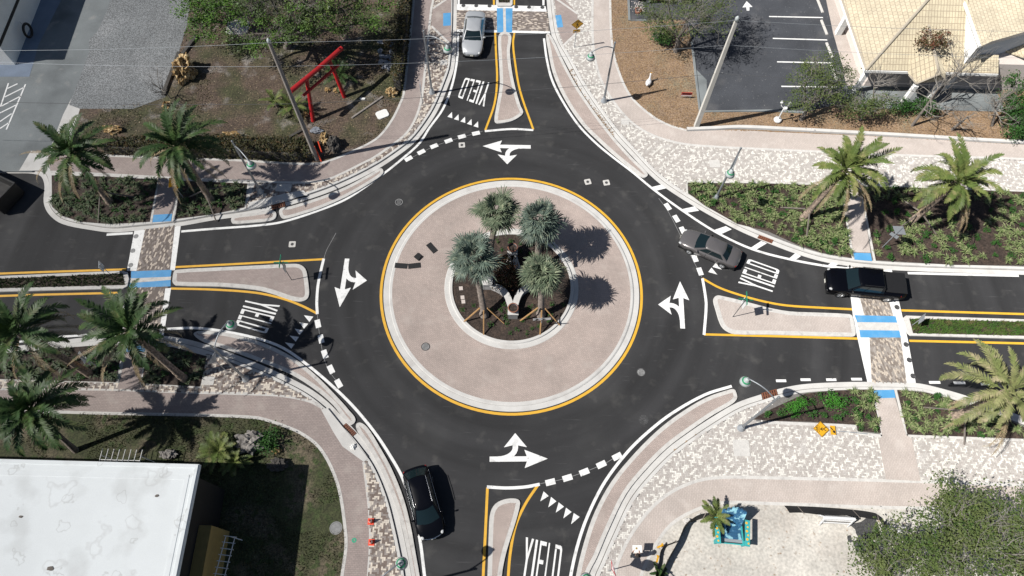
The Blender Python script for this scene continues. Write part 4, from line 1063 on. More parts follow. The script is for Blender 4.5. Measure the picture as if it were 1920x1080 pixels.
def palm_meshes(seed, L, nlive, ndry, green, el_lo=-.25):
    r = random.Random(seed); wind = r.uniform(0,.6)
    lv = MB()
    for i in range(nlive):
        u = (i+.5)/nlive; el = 1.45 - (1.45-el_lo)*(u**.85)
        az = i*2.39996+r.uniform(-.35,.35); az -= .35*sin(az-wind); L_ = L*r.uniform(.72,1.10)*(.78+.22*u)*(1+.14*cos(az-wind))
        frond(lv, az, el+r.uniform(-.22,.18), L_, .75+.6*u+r.uniform(-.3,.45), 0, n=19, lw=.085, ll=.50, rnd=r, curl=r.uniform(-.8,.8))
    dr = MB()
    for i in range(ndry):
        frond(dr, r.uniform(pi*.9,pi*2.0) if i % 3 else r.uniform(0,6.28), r.uniform(-.55,.25), L*r.uniform(.85,1.18), r.uniform(.8,1.5), 0, n=20, lw=.05, ll=.25, rnd=r, curl=r.uniform(-.6,.6))
    return lv.mesh('crown', MT[green]), dr.mesh('dry_fronds', MT['palm_dry'])
def palm(base, top, z, lib, label, r=.24, z0=.15, tm='trunk', brace=True, cat='palm tree', name='date_palm', rz=0, grp='date palms planted along the road', sc=1.0):
    B = g(*base, z0); T = g(*top, z) - B
    t = thing(name, label, cat, B, 0, grp)
    b = MB(); pts = []; rad = []
    N = 26
    for k in range(N+1):
        u = k/N; pts.append(Vector((T.x*u, T.y*u, T.z*u)) ); rad.append(r*(1.25-.35*min(1,u*4) + (.25 if u > .9 else 0) + (.05 if k % 2 else -.05)))
    b.tube(pts, rad, 14); b.build('trunk', MT[tm], t)
    c = part(t, lib[0], 'crown', t); c.location = T; c.rotation_euler = (0,0,rz); c.scale = (sc,)*3
    d = part(t, lib[1], 'dry_fronds', t); d.location = T - Vector((0,0,.25)); d.rotation_euler = (0,0,rz*.3-.4); d.scale = (sc,)*3
    return t
PA = palm_meshes(1, 3.8, 38, 9, 'palm_leaf'); PB = palm_meshes(2, 3.7, 36, 7, 'palm_leaf'); PC = palm_meshes(3, 3.6, 34, 10, 'palm_dark'); PD = palm_meshes(5, 3.8, 35, 12, 'palm_dark')
palm((1505,410),(1583,318), 6.3, PA, 'date palm right of the roundabout beside the planted path, its fronds over the paved verge')
palm((1707,417),(1797,340), 5.8, PB, 'date palm in the right hand bed nearest the right picture edge above the road', rz=1)
PE = palm_meshes(13, 4.0, 24, 7, 'palm_pale', -.35)
palm((1785,782),(1888,736), 5.6, PE, 'date palm at the right edge below the road with its crown cut by the frame', rz=2.2)
palm((207,380),(132,288), 6.1, PC, 'darkened green date palm at the left in the bed beside the concrete driveway')
palm((397,377),(330,275), 6.4, PD, 'darkened green date palm in the bed left of the street lamp, upper left', rz=.7)
palm((347,712),(243,620), 7.6, PC, 'darkened green date palm whose crown overhangs the left crosswalk', rz=2)
palm((170,702),(35,620), 7.6, PD, 'darkened green date palm at the left edge beside the planted median', rz=3)
palm((142,845),(58,768), 6.0, palm_meshes(8, 3.6, 40, 2, 'palm_dark', .0), 'shaggy green palm on the lawn above the flat white roof', .17, .13, 'grey_trunk', grp=None)
# wooden braces of the palms
def braces(base, label, n=3, L=1.7, z=1.3, z0=.15, m='brace', a0=.5, angs=None):
    t = thing('trunk_brace', label, 'tree brace', g(*base, z0), 0, 'wooden braces propping palm trunks')
    for k in range(n):
        a = angs[k] if angs else a0 + 2*pi*k/n; b = MB(); b.tube([Vector((cos(a)*L, sin(a)*L, 0)), Vector((cos(a)*.28, sin(a)*.28, z))], .055, 4, 0, False); b.build('strut', MT[m], t)
braces((1505,410),'brown wooden struts propping the palm beside the right planted path', 3, 1.9, 1.2, m='bark', a0=2.6)
braces((1707,417),'brown wooden struts propping the palm nearest the right picture edge', 3, 2.0, 1.3, m='bark', a0=1.6)
braces((1785,782),'brown wooden struts propping the palm below the road at the right edge', 3, 1.9, 1.3, m='bark', a0=2.8)
braces((207,380),'dark wooden struts under the palm beside the driveway', 3, 1.9, 1.3, m='bark', a0=.3)
braces((397,377),'dark wooden struts under the palm left of the street lamp', 3, 1.9, 1.3, m='bark', a0=.9)

# silver fan palms of the central island
def fan(b, c, d, R, rnd, mi=0, nb=22, spread=1.9):
    d = d.normalized(); s = d.cross(Vector((0,0,1)))
    if s.length < .1: s = Vector((1,0,0))
    s.normalize(); nn = s.cross(d)
    for k in range(nb):
        a = -spread + 2*spread*k/(nb-1)
        q = d*cos(a) + s*sin(a); q = (q + nn*(.38*abs(sin(a*.5)) + rnd.uniform(-.10,.10))).normalized()
        w = (q.cross(nn).normalized() + nn*rnd.uniform(-.6,.6)).normalized()*R*.042; L = R*(.68+.32*cos(a*.8))*rnd.uniform(.78,1.12); dz = Vector((0,0,1))*L
        b.add([c-w*.5, c+w*.5, c+q*L*.55+w-dz*.03, c+q*L*.55-w-dz*.03, c+q*L*.82+w*.7-dz*rnd.uniform(.06,.14), c+q*L*.82-w*.7-dz*rnd.uniform(.06,.14), c+q*L*1.03-dz*rnd.uniform(.16,.42)], [(0,1,2,3),(3,2,4,5),(5,4,6)], mi)
def bismarck(base, top, z, seed, label, R=.85, P=.85, nf=24, dry=.25, lm='bismarck', el0=1.35, lean=0):
    r = random.Random(seed); B = g(*base, .2); T = g(*top, z) - B
    t = thing('fan_palm', label, 'palm tree', B, 0, 'silvery fan palms on the central island')
    b = MB(); N = 22; pts = []; rad = []
    for k in range(N+1):
        u = k/N; pts.append(Vector((T.x*u**1.3, T.y*u**1.3, (T.z-.35)*u))); rad.append(.24-.05*u+(.02 if k % 2 else -.01)+(.10 if u < .06 else 0)+(.10 if u > .88 else 0))
    b.tube(pts, rad, 14); b.build('trunk', MT['grey_trunk'], t)
    lv = MB()
    for i in range(nf):
        u = (i+.5)/nf; el = el0-2.15*u+r.uniform(-.2,.2); az = i*2.4+r.uniform(-.5,.5)
        d = Vector((cos(az)*cos(el), sin(az)*cos(el), sin(el))); m_ = P*r.uniform(.55,1.25); c = T + d*m_
        lv.tube([T-Vector((0,0,.2)), T+d*m_*.6, c], .022, 4, 0, True, False)
        dd = (d*.9 + Vector((cos(az), sin(az), 0))*.3 - Vector((0,0,.15*u))).normalized(); fan(lv, c, dd, R*r.uniform(.85,1.1), r)
    lv.build('crown', MT[lm], t)
    dr = MB()
    for i in range(int(nf*dry)):
        az = i*2.4*1.3; el = r.uniform(-1.1,-.6); d = Vector((cos(az)*cos(el), sin(az)*cos(el), sin(el))); c = T+d*P*.7
        fan(dr, c, d, R*.8, r, nb=16, spread=1.3)
    dr.build('dry_fronds', MT['bismarck_dry'], t)
bismarck((908,591),(889,482), 4.9, 1, 'largest silver blue fan palm, at the left front of the central island', 1.07, 1.0, 36, .3)
bismarck((1014,591),(1016,513), 4.7, 2, 'silver green fan palm at the right front of the central island', 1.06, .74, 34, .4, 'bismarck_green')
bismarck((916,497),(931,396), 5.0, 3, 'fan palm at the back left of the central island', 1.0, .85, 32, .4, 'bismarck_green')
bismarck((1008,500),(1011,414), 4.9, 4, 'dark bluish fan palm at the back right of the central island', 1.06, .88, 32, .3)
for base, lab, a0 in (((908,591),'pale wooden struts at the left front fan palm trunk',.3), ((1014,591),'pale wooden struts at the right front fan palm trunk',.0), ((916,497),'pale wooden struts at the back left fan palm trunk',.6), ((1008,500),'pale wooden struts at the back right fan palm trunk',.4)):
    braces(base, lab, 3, 1.55, 1.5, .2, angs=(radians(-92+8*a0), radians(-28+20*a0), radians(198+10*a0)))

# broadleaf trees
def leaves(b, c, rx, ry, rz, n, r, size=.15, mi=0, shell=.55, clump=.28, den=38):
    nc = max(6, n//den)
    for _ in range(nc):
        while True:
            q = Vector((r.uniform(-1,1), r.uniform(-1,1), r.uniform(-.75,1)))
            if shell*r.random() < q.length < 1: break
        cc = Vector((c[0]+q.x*rx, c[1]+q.y*ry, c[2]+q.z*rz)); cr = clump*r.uniform(.6,1.5)
        for _ in range(n//nc):
            p = cc + Vector((r.gauss(0,cr), r.gauss(0,cr), r.gauss(0,cr*.6)))
            s = size*r.uniform(.55,1.25); u = Vector((r.uniform(-1,1), r.uniform(-1,1), r.uniform(-.5,.5))).normalized(); v = u.orthogonal(); v.rotate(Matrix.Rotation(r.uniform(0,6.28), 3, u)); v = (v + Vector((0,0,r.uniform(-.3,.3)))).normalized()
            b.add([p-u*s*.5, p+v*s*.28, p+u*s*.5, p-v*s*.28], [(0,1,2,3)], mi)
def branchy(b, p, d, L, rad, depth, r, spread=.7, mi=0, up=.1):
    pts = [p.copy()]; q = p.copy(); dd = d.copy()
    for k in range(4):
        q = q + dd*L/4; dd = (dd + Vector((r.uniform(-.25,.25), r.uniform(-.25,.25), r.uniform(-.12,.2)+up*.3))).normalized(); pts.append(q.copy())
    b.tube(pts, [rad*(1-.14*k) for k in range(5)], 5 if depth > 1 else 3, mi, True, False)
    if depth <= 0: return
    for k in range(r.choice((2,3,3))):
        i = r.choice((2,3,4)); nd = (dd + Vector((r.uniform(-1,1), r.uniform(-1,1), r.uniform(-.4,.7)))*spread).normalized()
        branchy(b, pts[i], nd, L*r.uniform(.55,.8), rad*.52, depth-1, r, spread, mi, up)
def tree(name, base, blobs, n, label, lm='oak', seed=1, tr=.22, twigs=True, size=.15, z0=.13, cat='tree', group=None, clump=.28, fork=.35, tmat='bark', twig=1.0, den=38):
    r = random.Random(seed); B = g(*base, z0); t = thing(name, label, cat, B, 0, group)
    cs = [(g(px, py, z)-B, rad) for px, py, z, rad in blobs]
    m = sum((c for c, _ in cs), Vector())/len(cs); F_ = Vector((m.x*.25, m.y*.25, m.z*fork))
    b = MB(); b.tube([(0,0,-.05), F_*.5+Vector((.05,0,0)), F_], [tr*1.2, tr*.9, tr*.8], 9)
    for c, rad in cs:
        mid = F_*.5 + c*.5 + Vector((r.uniform(-.3,.3), r.uniform(-.3,.3), r.uniform(0,.4))); b.tube([F_, mid, c], [tr*.6, tr*.4, tr*.16], 7)
    b.build('trunk', MT[tmat], t)
    lv = MB(); tot = sum(rad*rad for _, rad in cs)
    for c, rad in cs: leaves(lv, c, rad, rad, rad*.6, int(n*rad*rad/tot), r, size, clump=clump, den=den)
    lv.build('crown', MT[lm], t)
    if twigs:
        tw = MB()
        for c, rad in cs:
            for k in range(int(7*rad*twig)):
                d = Vector((r.uniform(-1,1), r.uniform(-1,1), r.uniform(-.3,1))).normalized(); branchy(tw, c*.85+F_*.15, d, rad*r.uniform(.5,.85), .028, 2, r, .7)
        tw.build('branches', MT['twig'], t)
    return t
tree('oak_tree', (396,40), [(372,20,3.5,1.7),(378,52,3.0,1.2),(415,14,4,1.6),(360,-20,4,2.0),(440,-10,5,2)], 9000, 'bright green tree at the edge of the gravel yard, upper left', 'oak_bright', 11, .16, size=.19, twig=1.0, den=60, clump=.30)
tree('oak_tree', (538,88), [(470,30,5.5,1.6),(545,12,6.5,2.0),(520,62,5,1.1),(500,-15,6.5,2.2),(610,-15,7,2.3),(455,82,3.5,.9),(565,40,6,1.5),(430,70,3.5,.8),(665,15,6,1.3),(605,30,6.5,1.1),(700,-10,6.5,1.8),(640,45,5.5,1.2),(690,40,5.5,1.0),(575,60,5,1.0),(490,88,4.5,.9),(580,-40,7,2.5)], 17500, 'large spreading half bare grey limbed oak behind the red gate', 'oak_mixed', 12, .30, size=.19, twig=2.2, den=80, clump=.27)
tree('oak_tree', (1267,96), [(1235,45,3.5,1.5),(1290,30,5,2.1),(1340,35,4.5,1.6),(1250,-10,5,2.0),(1330,-20,5.5,2.2),(1225,25,3,1.2)], 7600, 'oak with pale twigs shading the parking lot, next to the concrete pole', 'oak', 13, .22, size=.15, twig=1.5)
tree('oak_tree', (1502,224), [(1510,150,3.6,1.5),(1545,125,4.2,1.5),(1560,170,3.2,1.4),(1500,190,2.6,1.1),(1580,145,3.2,1.1)], 6200, 'olive green oak standing over the parking bays in front of the tiled house', 'oak', 14, .17, size=.15, twig=1.1)
tree('oak_tree', (1612,226), [(1625,190,2.2,1.2),(1655,195,2.2,1.0),(1600,200,2.0,1.0)], 3000, 'low grey green shrubby tree in front of the tiled house left of the porch', 'oak', 15, .10, size=.14, twig=1.0)
tree('oak_tree', (1660,1040), [(1675,1010,3,1.4),(1640,1045,2.5,1.2),(1700,1050,3.5,1.7),(1650,1085,3,1.6)], 4600, 'small open crowned oak at the edge of the sand lot, lower right', 'oak', 16, .13, size=.17, twig=.9, den=70, clump=.28)
tree('oak_tree', (1765,1020), [(1790,935,4.0,1.3),(1770,975,4.2,1.5),(1810,985,5,1.9),(1750,1040,4.5,2.0),(1800,1060,5,2.2)], 9500, 'dense oak beside the lower right pavement with its top branch over the paving', 'oak', 17, .2, size=.17, twig=.8, den=70, clump=.30)
tree('oak_tree', (1880,1060), [(1850,960,4.2,1.4),(1900,990,5,2.0),(1870,1040,5,2.1),(1930,1060,5,2.2),(1930,965,4.5,1.8)], 9500, 'dense oak in the lower right corner of the picture', 'oak', 18, .2, size=.17, twig=.8, den=70, clump=.30)
def bare(base, top, z, label, seed, r0=.16, n=9, L=1.6, lm=None, dep=3):
    r = random.Random(seed); B = g(*base, .13); T = g(*top, z) - B
    t = thing('bare_tree', label, 'tree', B, 0, 'leafless trees in front of the tiled house')
    b = MB(); b.tube([(0,0,-.05), T*.5+Vector((.08,.05,0)), T], [r0, r0*.75, r0*.4], 8); b.build('trunk', MT['bark'], t)
    tw = MB()
    for k in range(n):
        u = r.uniform(.45,1); d = Vector((r.uniform(-1,1), r.uniform(-1,1), r.uniform(-.2,.9))).normalized(); branchy(tw, T*u, d, L*r.uniform(.6,1.1), .038, dep, r, .75)
    tw.build('branches', MT['twig'], t)
bare((1710,236),(1760,165), 4.2, 'leafless tree leaning toward the tiled house, its base by the pale kerb', 21, .12, 12, 1.9)
bare((1785,243),(1815,218), 2.4, 'short leafless tree with a dense pale twig head near the right shrub', 22, .13, 8, 1.2)
bare((1860,236),(1868,192), 2.4, 'pale leafless twiggy tree beside the bright green shrub at the right edge', 23, .12, 18, 1.3, dep=3)
bare((1632,215),(1640,150), 3.4, 'thin leafless tree against the left roof corner of the tiled house', 24, .08, 9, 1.3)
bare((1735,190),(1806,128), 4.6, 'tall leafless tree rising in front of the tiled roof', 25, .10, 12, 1.8)
def bush(base, blobs, n, label, lm, seed, size=.16, name='shrub', cat='shrub', group=None, z0=.13, clump=.2):
    r = random.Random(seed); B = g(*base, z0); t = thing(name, label, cat, B, 0, group)
    b = MB()
    for px, py, z, rad in blobs: b.tube([(0,0,0), g(px, py, z)-B], [.05,.02], 5)
    b.build('stem', MT['bark'], t); lv = MB(); tot = sum(q[3]**2 for q in blobs)
    for px, py, z, rad in blobs: leaves(lv, g(px, py, z)-B, rad, rad, rad*.8, int(n*rad*rad/tot), r, size, shell=.7, clump=clump)
    lv.build('foliage', MT[lm], t); return t
bush((1905,235), [(1905,165,2.2,1.2),(1895,205,1.8,1.2),(1925,215,1.6,1.3),(1910,245,1.0,1.1)], 4200, 'bright dense green shrub at the right edge by the tiled house', 'shrub', 31, .2)
bush((1700,208), [(1690,195,1.0,.8),(1720,198,1.0,.8),(1745,200,.9,.7)], 1900, 'dark green shrub below the porch of the tiled house', 'shrub', 32, .17)
bush((1890,150), [(1885,130,1.6,1.0),(1905,112,2.0,.9)], 1500, 'orange tinged bush by the right corner of the tiled house', 'red_leaf', 33, .17)
bush((1752,95), [(1750,72,5.2,.9),(1768,68,5.4,.7),(1728,78,5.0,.5)], 1300, 'reddish climbing plant on the tiled roof above the porch', 'red_leaf', 34, .16, z0=4.6)
bush((1240,82), [(1232,62,1.2,.8),(1245,70,.9,.7)], 1400, 'bright green bush under the left side of the parking lot oak', 'shrub', 35, .16)
bush((505,835), [(505,822,.8,.7),(498,830,.6,.6)], 1100, 'small round green bush beside the grey boulder on the dark lawn', 'shrub', 36, .15)
bush((945,512), [(945,510,1.3,.75),(950,495,1.0,.6),(940,528,.9,.6),(962,520,.9,.6)], 1700, 'red tinged bush in the middle of the central island', 'red_leaf', 37, .17, z0=.3)

# hedges
def hedge(px, h, n, label, seed):
    w = G(px, GZ); o = w[0].copy(); o.z = GZ; t = thing('hedge', label, 'hedge', o); r = random.Random(seed)
    loc = [p-o for p in w]
    b = MB(); b.slab([Vector((p.x,p.y,0)) for p in inset(loc, .25)], 0, h-.25); b.build('stems', MT['dark_rock'], t)
    lv = MB(); x0, x1 = min(p.x for p in loc), max(p.x for p in loc); y0, y1 = min(p.y for p in loc), max(p.y for p in loc)
    k = 0; inn = inset(loc, .3)
    while k < n:
        x, y = r.uniform(x0,x1), r.uniform(y0,y1)
        if not inside((x,y), loc): continue
        z = h*r.uniform(.82,1.06)+.12*noise.noise(Vector((x*1.5,y*1.5,seed))) if inside((x,y), inn) else r.uniform(.1,1.0)*h
        s = .16*r.uniform(.6,1.2); u = Vector((r.uniform(-1,1), r.uniform(-1,1), r.uniform(-.5,.5))).normalized(); v = u.orthogonal(); p = Vector((x,y,z))
        lv.add([p-u*s*.5, p+v*s*.3, p+u*s*.5, p-v*s*.3], [(0,1,2,3)]); k += 1
    lv.build('foliage', MT['hedge'], t)
hedge([(736,172),(757,172),(770,80),(778,-80),(752,-80),(744,40),(737,110)], 1.5, 5200, 'tall clipped dark hedge along the upper left pavement', 41)
hedge([(195,292),(215,268),(300,262),(400,264),(590,268),(596,302),(555,306),(450,300),(300,297)], 1.1, 8000, 'long low brown green hedge behind the upper left sidewalk', 42)

# bed plants
def clump_mesh(seed, n, L, m):
    r = random.Random(seed); b = MB()
    for i in range(n):
        a = r.uniform(0,6.28); el = r.uniform(.45,1.35); l = L*r.uniform(.7,1.15); h = Vector((cos(a),sin(a),0)); w = Vector((-sin(a),cos(a),0))*.021
        p0 = h*.04; p1 = h*l*.5*cos(el)+Vector((0,0,l*.5*sin(el)+.05)); p2 = h*l*cos(el*.75)+Vector((0,0,l*.55*sin(el)))
        b.add([p0-w,p0+w,p1+w*1.3,p1-w*1.3,p2], [(0,1,2,3),(3,2,4)])
    return b.mesh('plant', MT[m])
def tuft_mesh(seed, n, R, m, size=.13):
    r = random.Random(seed); b = MB(); leaves(b, (0,0,R*.7), R, R, R*.7, n, r, size, shell=.3, clump=R*.3); return b.mesh('plant', MT[m])
CLUMP = [clump_mesh(k, 32, .62, 'clump') for k in range(4)]; CLUMPD = [clump_mesh(k+9, 40, .55, 'clump_dark') for k in range(3)]
TUFT = [tuft_mesh(k, 110, .27, 'shrub') for k in range(3)]; TUFTD = [tuft_mesh(k+5, 90, .24, 'shrub') for k in range(2)]; BIG = tuft_mesh(20, 420, .55, 'bright_shrub')
SMALL = [tuft_mesh(k+30, 60, .17, 'shrub', .10) for k in range(2)]
def scatter(poly, n, meshes, name, label, cat, group, seed, dmin=.5, z=.15, edge=.18, acc=None, sc=(.8,1.25), avoid=()):
    r = random.Random(seed); pl = inset(poly, edge); x0, x1 = min(p.x for p in pl), max(p.x for p in pl); y0, y1 = min(p.y for p in pl), max(p.y for p in pl)
    pts = list(avoid); k = 0; tries = 0; out = []
    while k < n and tries < n*60:
        tries += 1; p = Vector((r.uniform(x0,x1), r.uniform(y0,y1), z))
        if not inside(p, pl) or (acc and not acc(p)): continue
        px, py = proj(p)
        if not (-25 < px < 1945 and -25 < py < 1105): continue
        if any((p.x-q.x)**2+(p.y-q.y)**2 < dmin*dmin for q in pts): continue
        pts.append(p); out.append(p); k += 1
        o = bpy.data.objects.new(name, r.choice(meshes)); C.objects.link(o); o.location = p; o.rotation_euler = (0,0,r.uniform(0,6.28)); o.scale = (r.uniform(*sc),)*3
        tag(o, label, cat, group)
    return out
VG = 'variegated strap leaf clump'
nzf = lambda p, s, t: noise.noise(Vector((p.x*s, p.y*s, 3.3))) > t
a = scatter(BEDS['NE1'], 44, TUFT, 'shrub', 'leafy green shrub among strap leaf plants in the bed right of the roundabout', 'shrub', 'green shrubs in the right bed by the roundabout', 51, .8, acc=lambda p: nzf(p, .5, -.05))
scatter(BEDS['NE1'], 118, CLUMP, 'strap_leaf_plant', VG + ' in the crowded bed between roundabout and planted path', 'plant', 'strap leaf plants in the right bed by the roundabout', 52, .50, avoid=a[:10])
a = scatter(BEDS['NE2'], 40, TUFT, 'shrub', 'leafy green shrub in the bed right of the planted path', 'shrub', 'green shrubs in the far right bed', 53, .8)
scatter(BEDS['NE2'], 85, CLUMP, 'strap_leaf_plant', VG + ' in the open bed right of the planted path', 'plant', 'strap leaf plants in the far right bed', 54, .55, avoid=a, acc=lambda p: nzf(p, .35, -.25))
lx = g(1575,760,.15).x
a = scatter(BEDS['SE1'], 24, TUFT, 'shrub', 'small green shrub in the lower right bed near the sign lying flat', 'shrub', 'small shrubs in the lower right bed', 55, .75)
scatter(BEDS['SE1'], 18, CLUMP, 'strap_leaf_plant', VG + ' along the path side of the lower right bed', 'plant', 'strap leaf plants by the lower path', 56, .5, acc=lambda p: p.x > g(1600,760,.15).x, avoid=a[:6])
for px, py in ((1556,760),(1497,755),(1480,770)):
    o = bpy.data.objects.new('shrub', BIG); C.objects.link(o); o.location = g(px, py, .15); o.scale = (1.0 if px == 1556 else .8,)*3; o.rotation_euler = (0,0,px)
    tag(o, {1556:'roundest bright green shrub in the middle of the lower right bed',1497:'bright green shrub near the kerb end of the lower right bed, upper of two',1480:'bright green shrub at the left tip of the lower right bed, lower of two'}[px], 'shrub')
a = scatter(BEDS['SE2'], 12, TUFT, 'shrub', 'small green shrub at the foot of the lower right palm', 'shrub', 'small shrubs by the lower right palm', 57, .75)
scatter(BEDS['SE2'], 55, CLUMP, 'strap_leaf_plant', VG + ' in the bed of the lower right palm', 'plant', 'strap leaf plants by the lower right palm', 58, .5, avoid=a)
for key, n1, n2, where in (('NW1', 16, 48, 'the left bed beside the driveway'), ('NW2', 5, 26, 'the left bed under the street lamp'), ('SW1', 12, 34, 'the lower left bed at the picture edge'), ('SW2', 5, 14, 'the lower left bed under the overhanging palm')):
    a = scatter(BEDS[key], n1, TUFTD, 'shrub', 'dark green shrub in ' + where, 'shrub', 'shrubs in ' + where, 60+n1, .8)
    scatter(BEDS[key], n2, CLUMPD, 'strap_leaf_plant', 'dark strap leaf clump in ' + where, 'plant', 'strap leaf plants in ' + where, 80+n2, .5, avoid=a, acc=lambda p: nzf(p, .5, -.3))
isl = circ(R0-.15)
def notwall(p): return hypot(p.x-CX, p.y-CY-.0) > 1.2
scatter(isl, 34, SMALL, 'shrub', 'tiny green seedling shrub in the dark soil of the central island', 'shrub', 'seedling shrubs on the central island', 71, .5, z=.2, acc=lambda p: p.y < CY-1.4 or (p.y > CY+2.6))
# ground cover that nobody could count
def blades(name, poly, n, m, seed, h=.14, z=.14, kind='stuff', acc=None, w=.025, flat_=False):
    r = random.Random(seed); b = MB(); x0, x1 = min(p.x for p in poly), max(p.x for p in poly); y0, y1 = min(p.y for p in poly), max(p.y for p in poly); k = 0
    while k < n:
        x, y = r.uniform(x0,x1), r.uniform(y0,y1)
        if not inside((x,y), poly): continue
        if acc and not acc(Vector((x,y,0))): k += .2; continue
        k += 1; a = r.uniform(0,6.28); p = Vector((x,y,z)); u = Vector((cos(a),sin(a),0)); v = Vector((-sin(a),cos(a),0))*w
        if flat_:
            s = h*r.uniform(.6,1.3); q = u*s*.5+Vector((0,0,r.uniform(0,.03))); b.add([p-q, p+v*1.3+Vector((0,0,.02)), p+q, p-v*1.3+Vector((0,0,.01))], [(0,1,2,3)])
        else:
            for s in (-1,0,1):
                d = (u*s*.5 + v*r.uniform(-15,15) + Vector((0,0,1))).normalized()*h*r.uniform(.6,1.3); b.add([p-v+u*s*.03, p+v+u*s*.03, p+d], [(0,1,2)])
    return b.build(name, MT[m], None, kind)
fr = lambda pts: G(pts, GZ)
blades('median_grass', BEDS['ME'], 4200, 'grass', 81, .20, .14, w=.03)
blades('median_grass', BEDS['MW'], 1800, 'clump_dark', 82, .16, .14, w=.03)
blades('median_grass', BEDS['MN'], 500, 'clump_dark', 83, .16, .14, w=.03)
lawnSW = fr([(0,775),(85,772),(200,775),(400,779),(480,783),(505,789),(542,802),(562,811),(590,830),(610,855),(627,890),(637,922),(645,972),(649,1022),(642,1075),(560,1085),(375,1085),(375,870),(0,858)])
blades('lawn_grass', lawnSW, 12000, 'lawn_tuft', 84, .055, .134, w=.02, acc=lambda p: nzf(p, .4, -.12))
litter = fr([(1144,0),(1147,75),(1157,125),(1182,180),(1222,217),(1255,235),(1287,244),(1440,247),(1665,257),(1890,270),(1930,150),(1740,205),(1590,210),(1313,210),(1297,80),(1280,40),(1178,37),(1175,0)])
blades('leaf_litter', litter, 11000, 'dry_leaf', 85, .13, .14, flat_=True, w=.04, acc=lambda p: nzf(p, .5, -.45))
yard = fr([(355,20),(776,0),(757,175),(735,225),(690,268),(600,300),(150,262),(150,210),(310,185)])
blades('leaf_litter', yard, 2500, 'palm_dry', 86, .11, .14, flat_=True, w=.03)
blades('yard_grass', yard, 7000, 'lawn_tuft', 87, .06, .134, w=.03, acc=lambda p: nzf(p, .28, .02))

# cycads and small palms
def rosette(base, z, L, n, label, seed, m='palm_dark', name='cycad', cat='cycad', z0=.13, trunk=.12, droop=.9):
    r = random.Random(seed); B = g(*base, z0); t = thing(name, label, cat, B); b = MB()
    b.tube([(0,0,0),(0,0,z)], [trunk*1.2, trunk], 9); b.build('trunk', MT['trunk'], t); lv = MB()
    for i in range(n): frond(lv, i*2.4+r.uniform(-.2,.2), 1.25-1.25*(i/n)+r.uniform(-.1,.1), L*r.uniform(.85,1.1), droop, n=20, lw=.035, ll=L*.22, o=(0,0,z), rnd=r)
    lv.build('crown', MT[m], t)
rosette((418,850), .6, 1.5, 22, 'bushy cycad at the corner of the flat white roof', 1, 'palm_leaf')
rosette((445,868), .5, 1.2, 16, 'smaller cycad half in shade beside the flat white roof corner', 2, 'palm_leaf')
rosette((1334,972), .9, 1.25, 16, 'small bright green palm beside the big turquoise chair', 3, 'palm_leaf', 'small_palm', 'palm', droop=.7)
rosette((1235,1075), .1, .7, 9, 'small green palm sprout at the lower edge by the black silt fence', 4, 'palm_dark', 'small_palm', 'palm')
rosette((555,212), .7, 1.6, 14, 'broad leaved green palm below the left leg of the red gate', 5, 'palm_leaf', 'small_palm', 'palm')
rosette((640,152), .7, 1.6, 16, 'dark bushy palm behind the right leg of the red gate', 6, 'palm_dark', 'small_palm', 'palm')
rosette((520,200), .6, 1.3, 10, 'green palm beside the wooden utility pole foot', 7, 'palm_leaf', 'small_palm', 'palm')

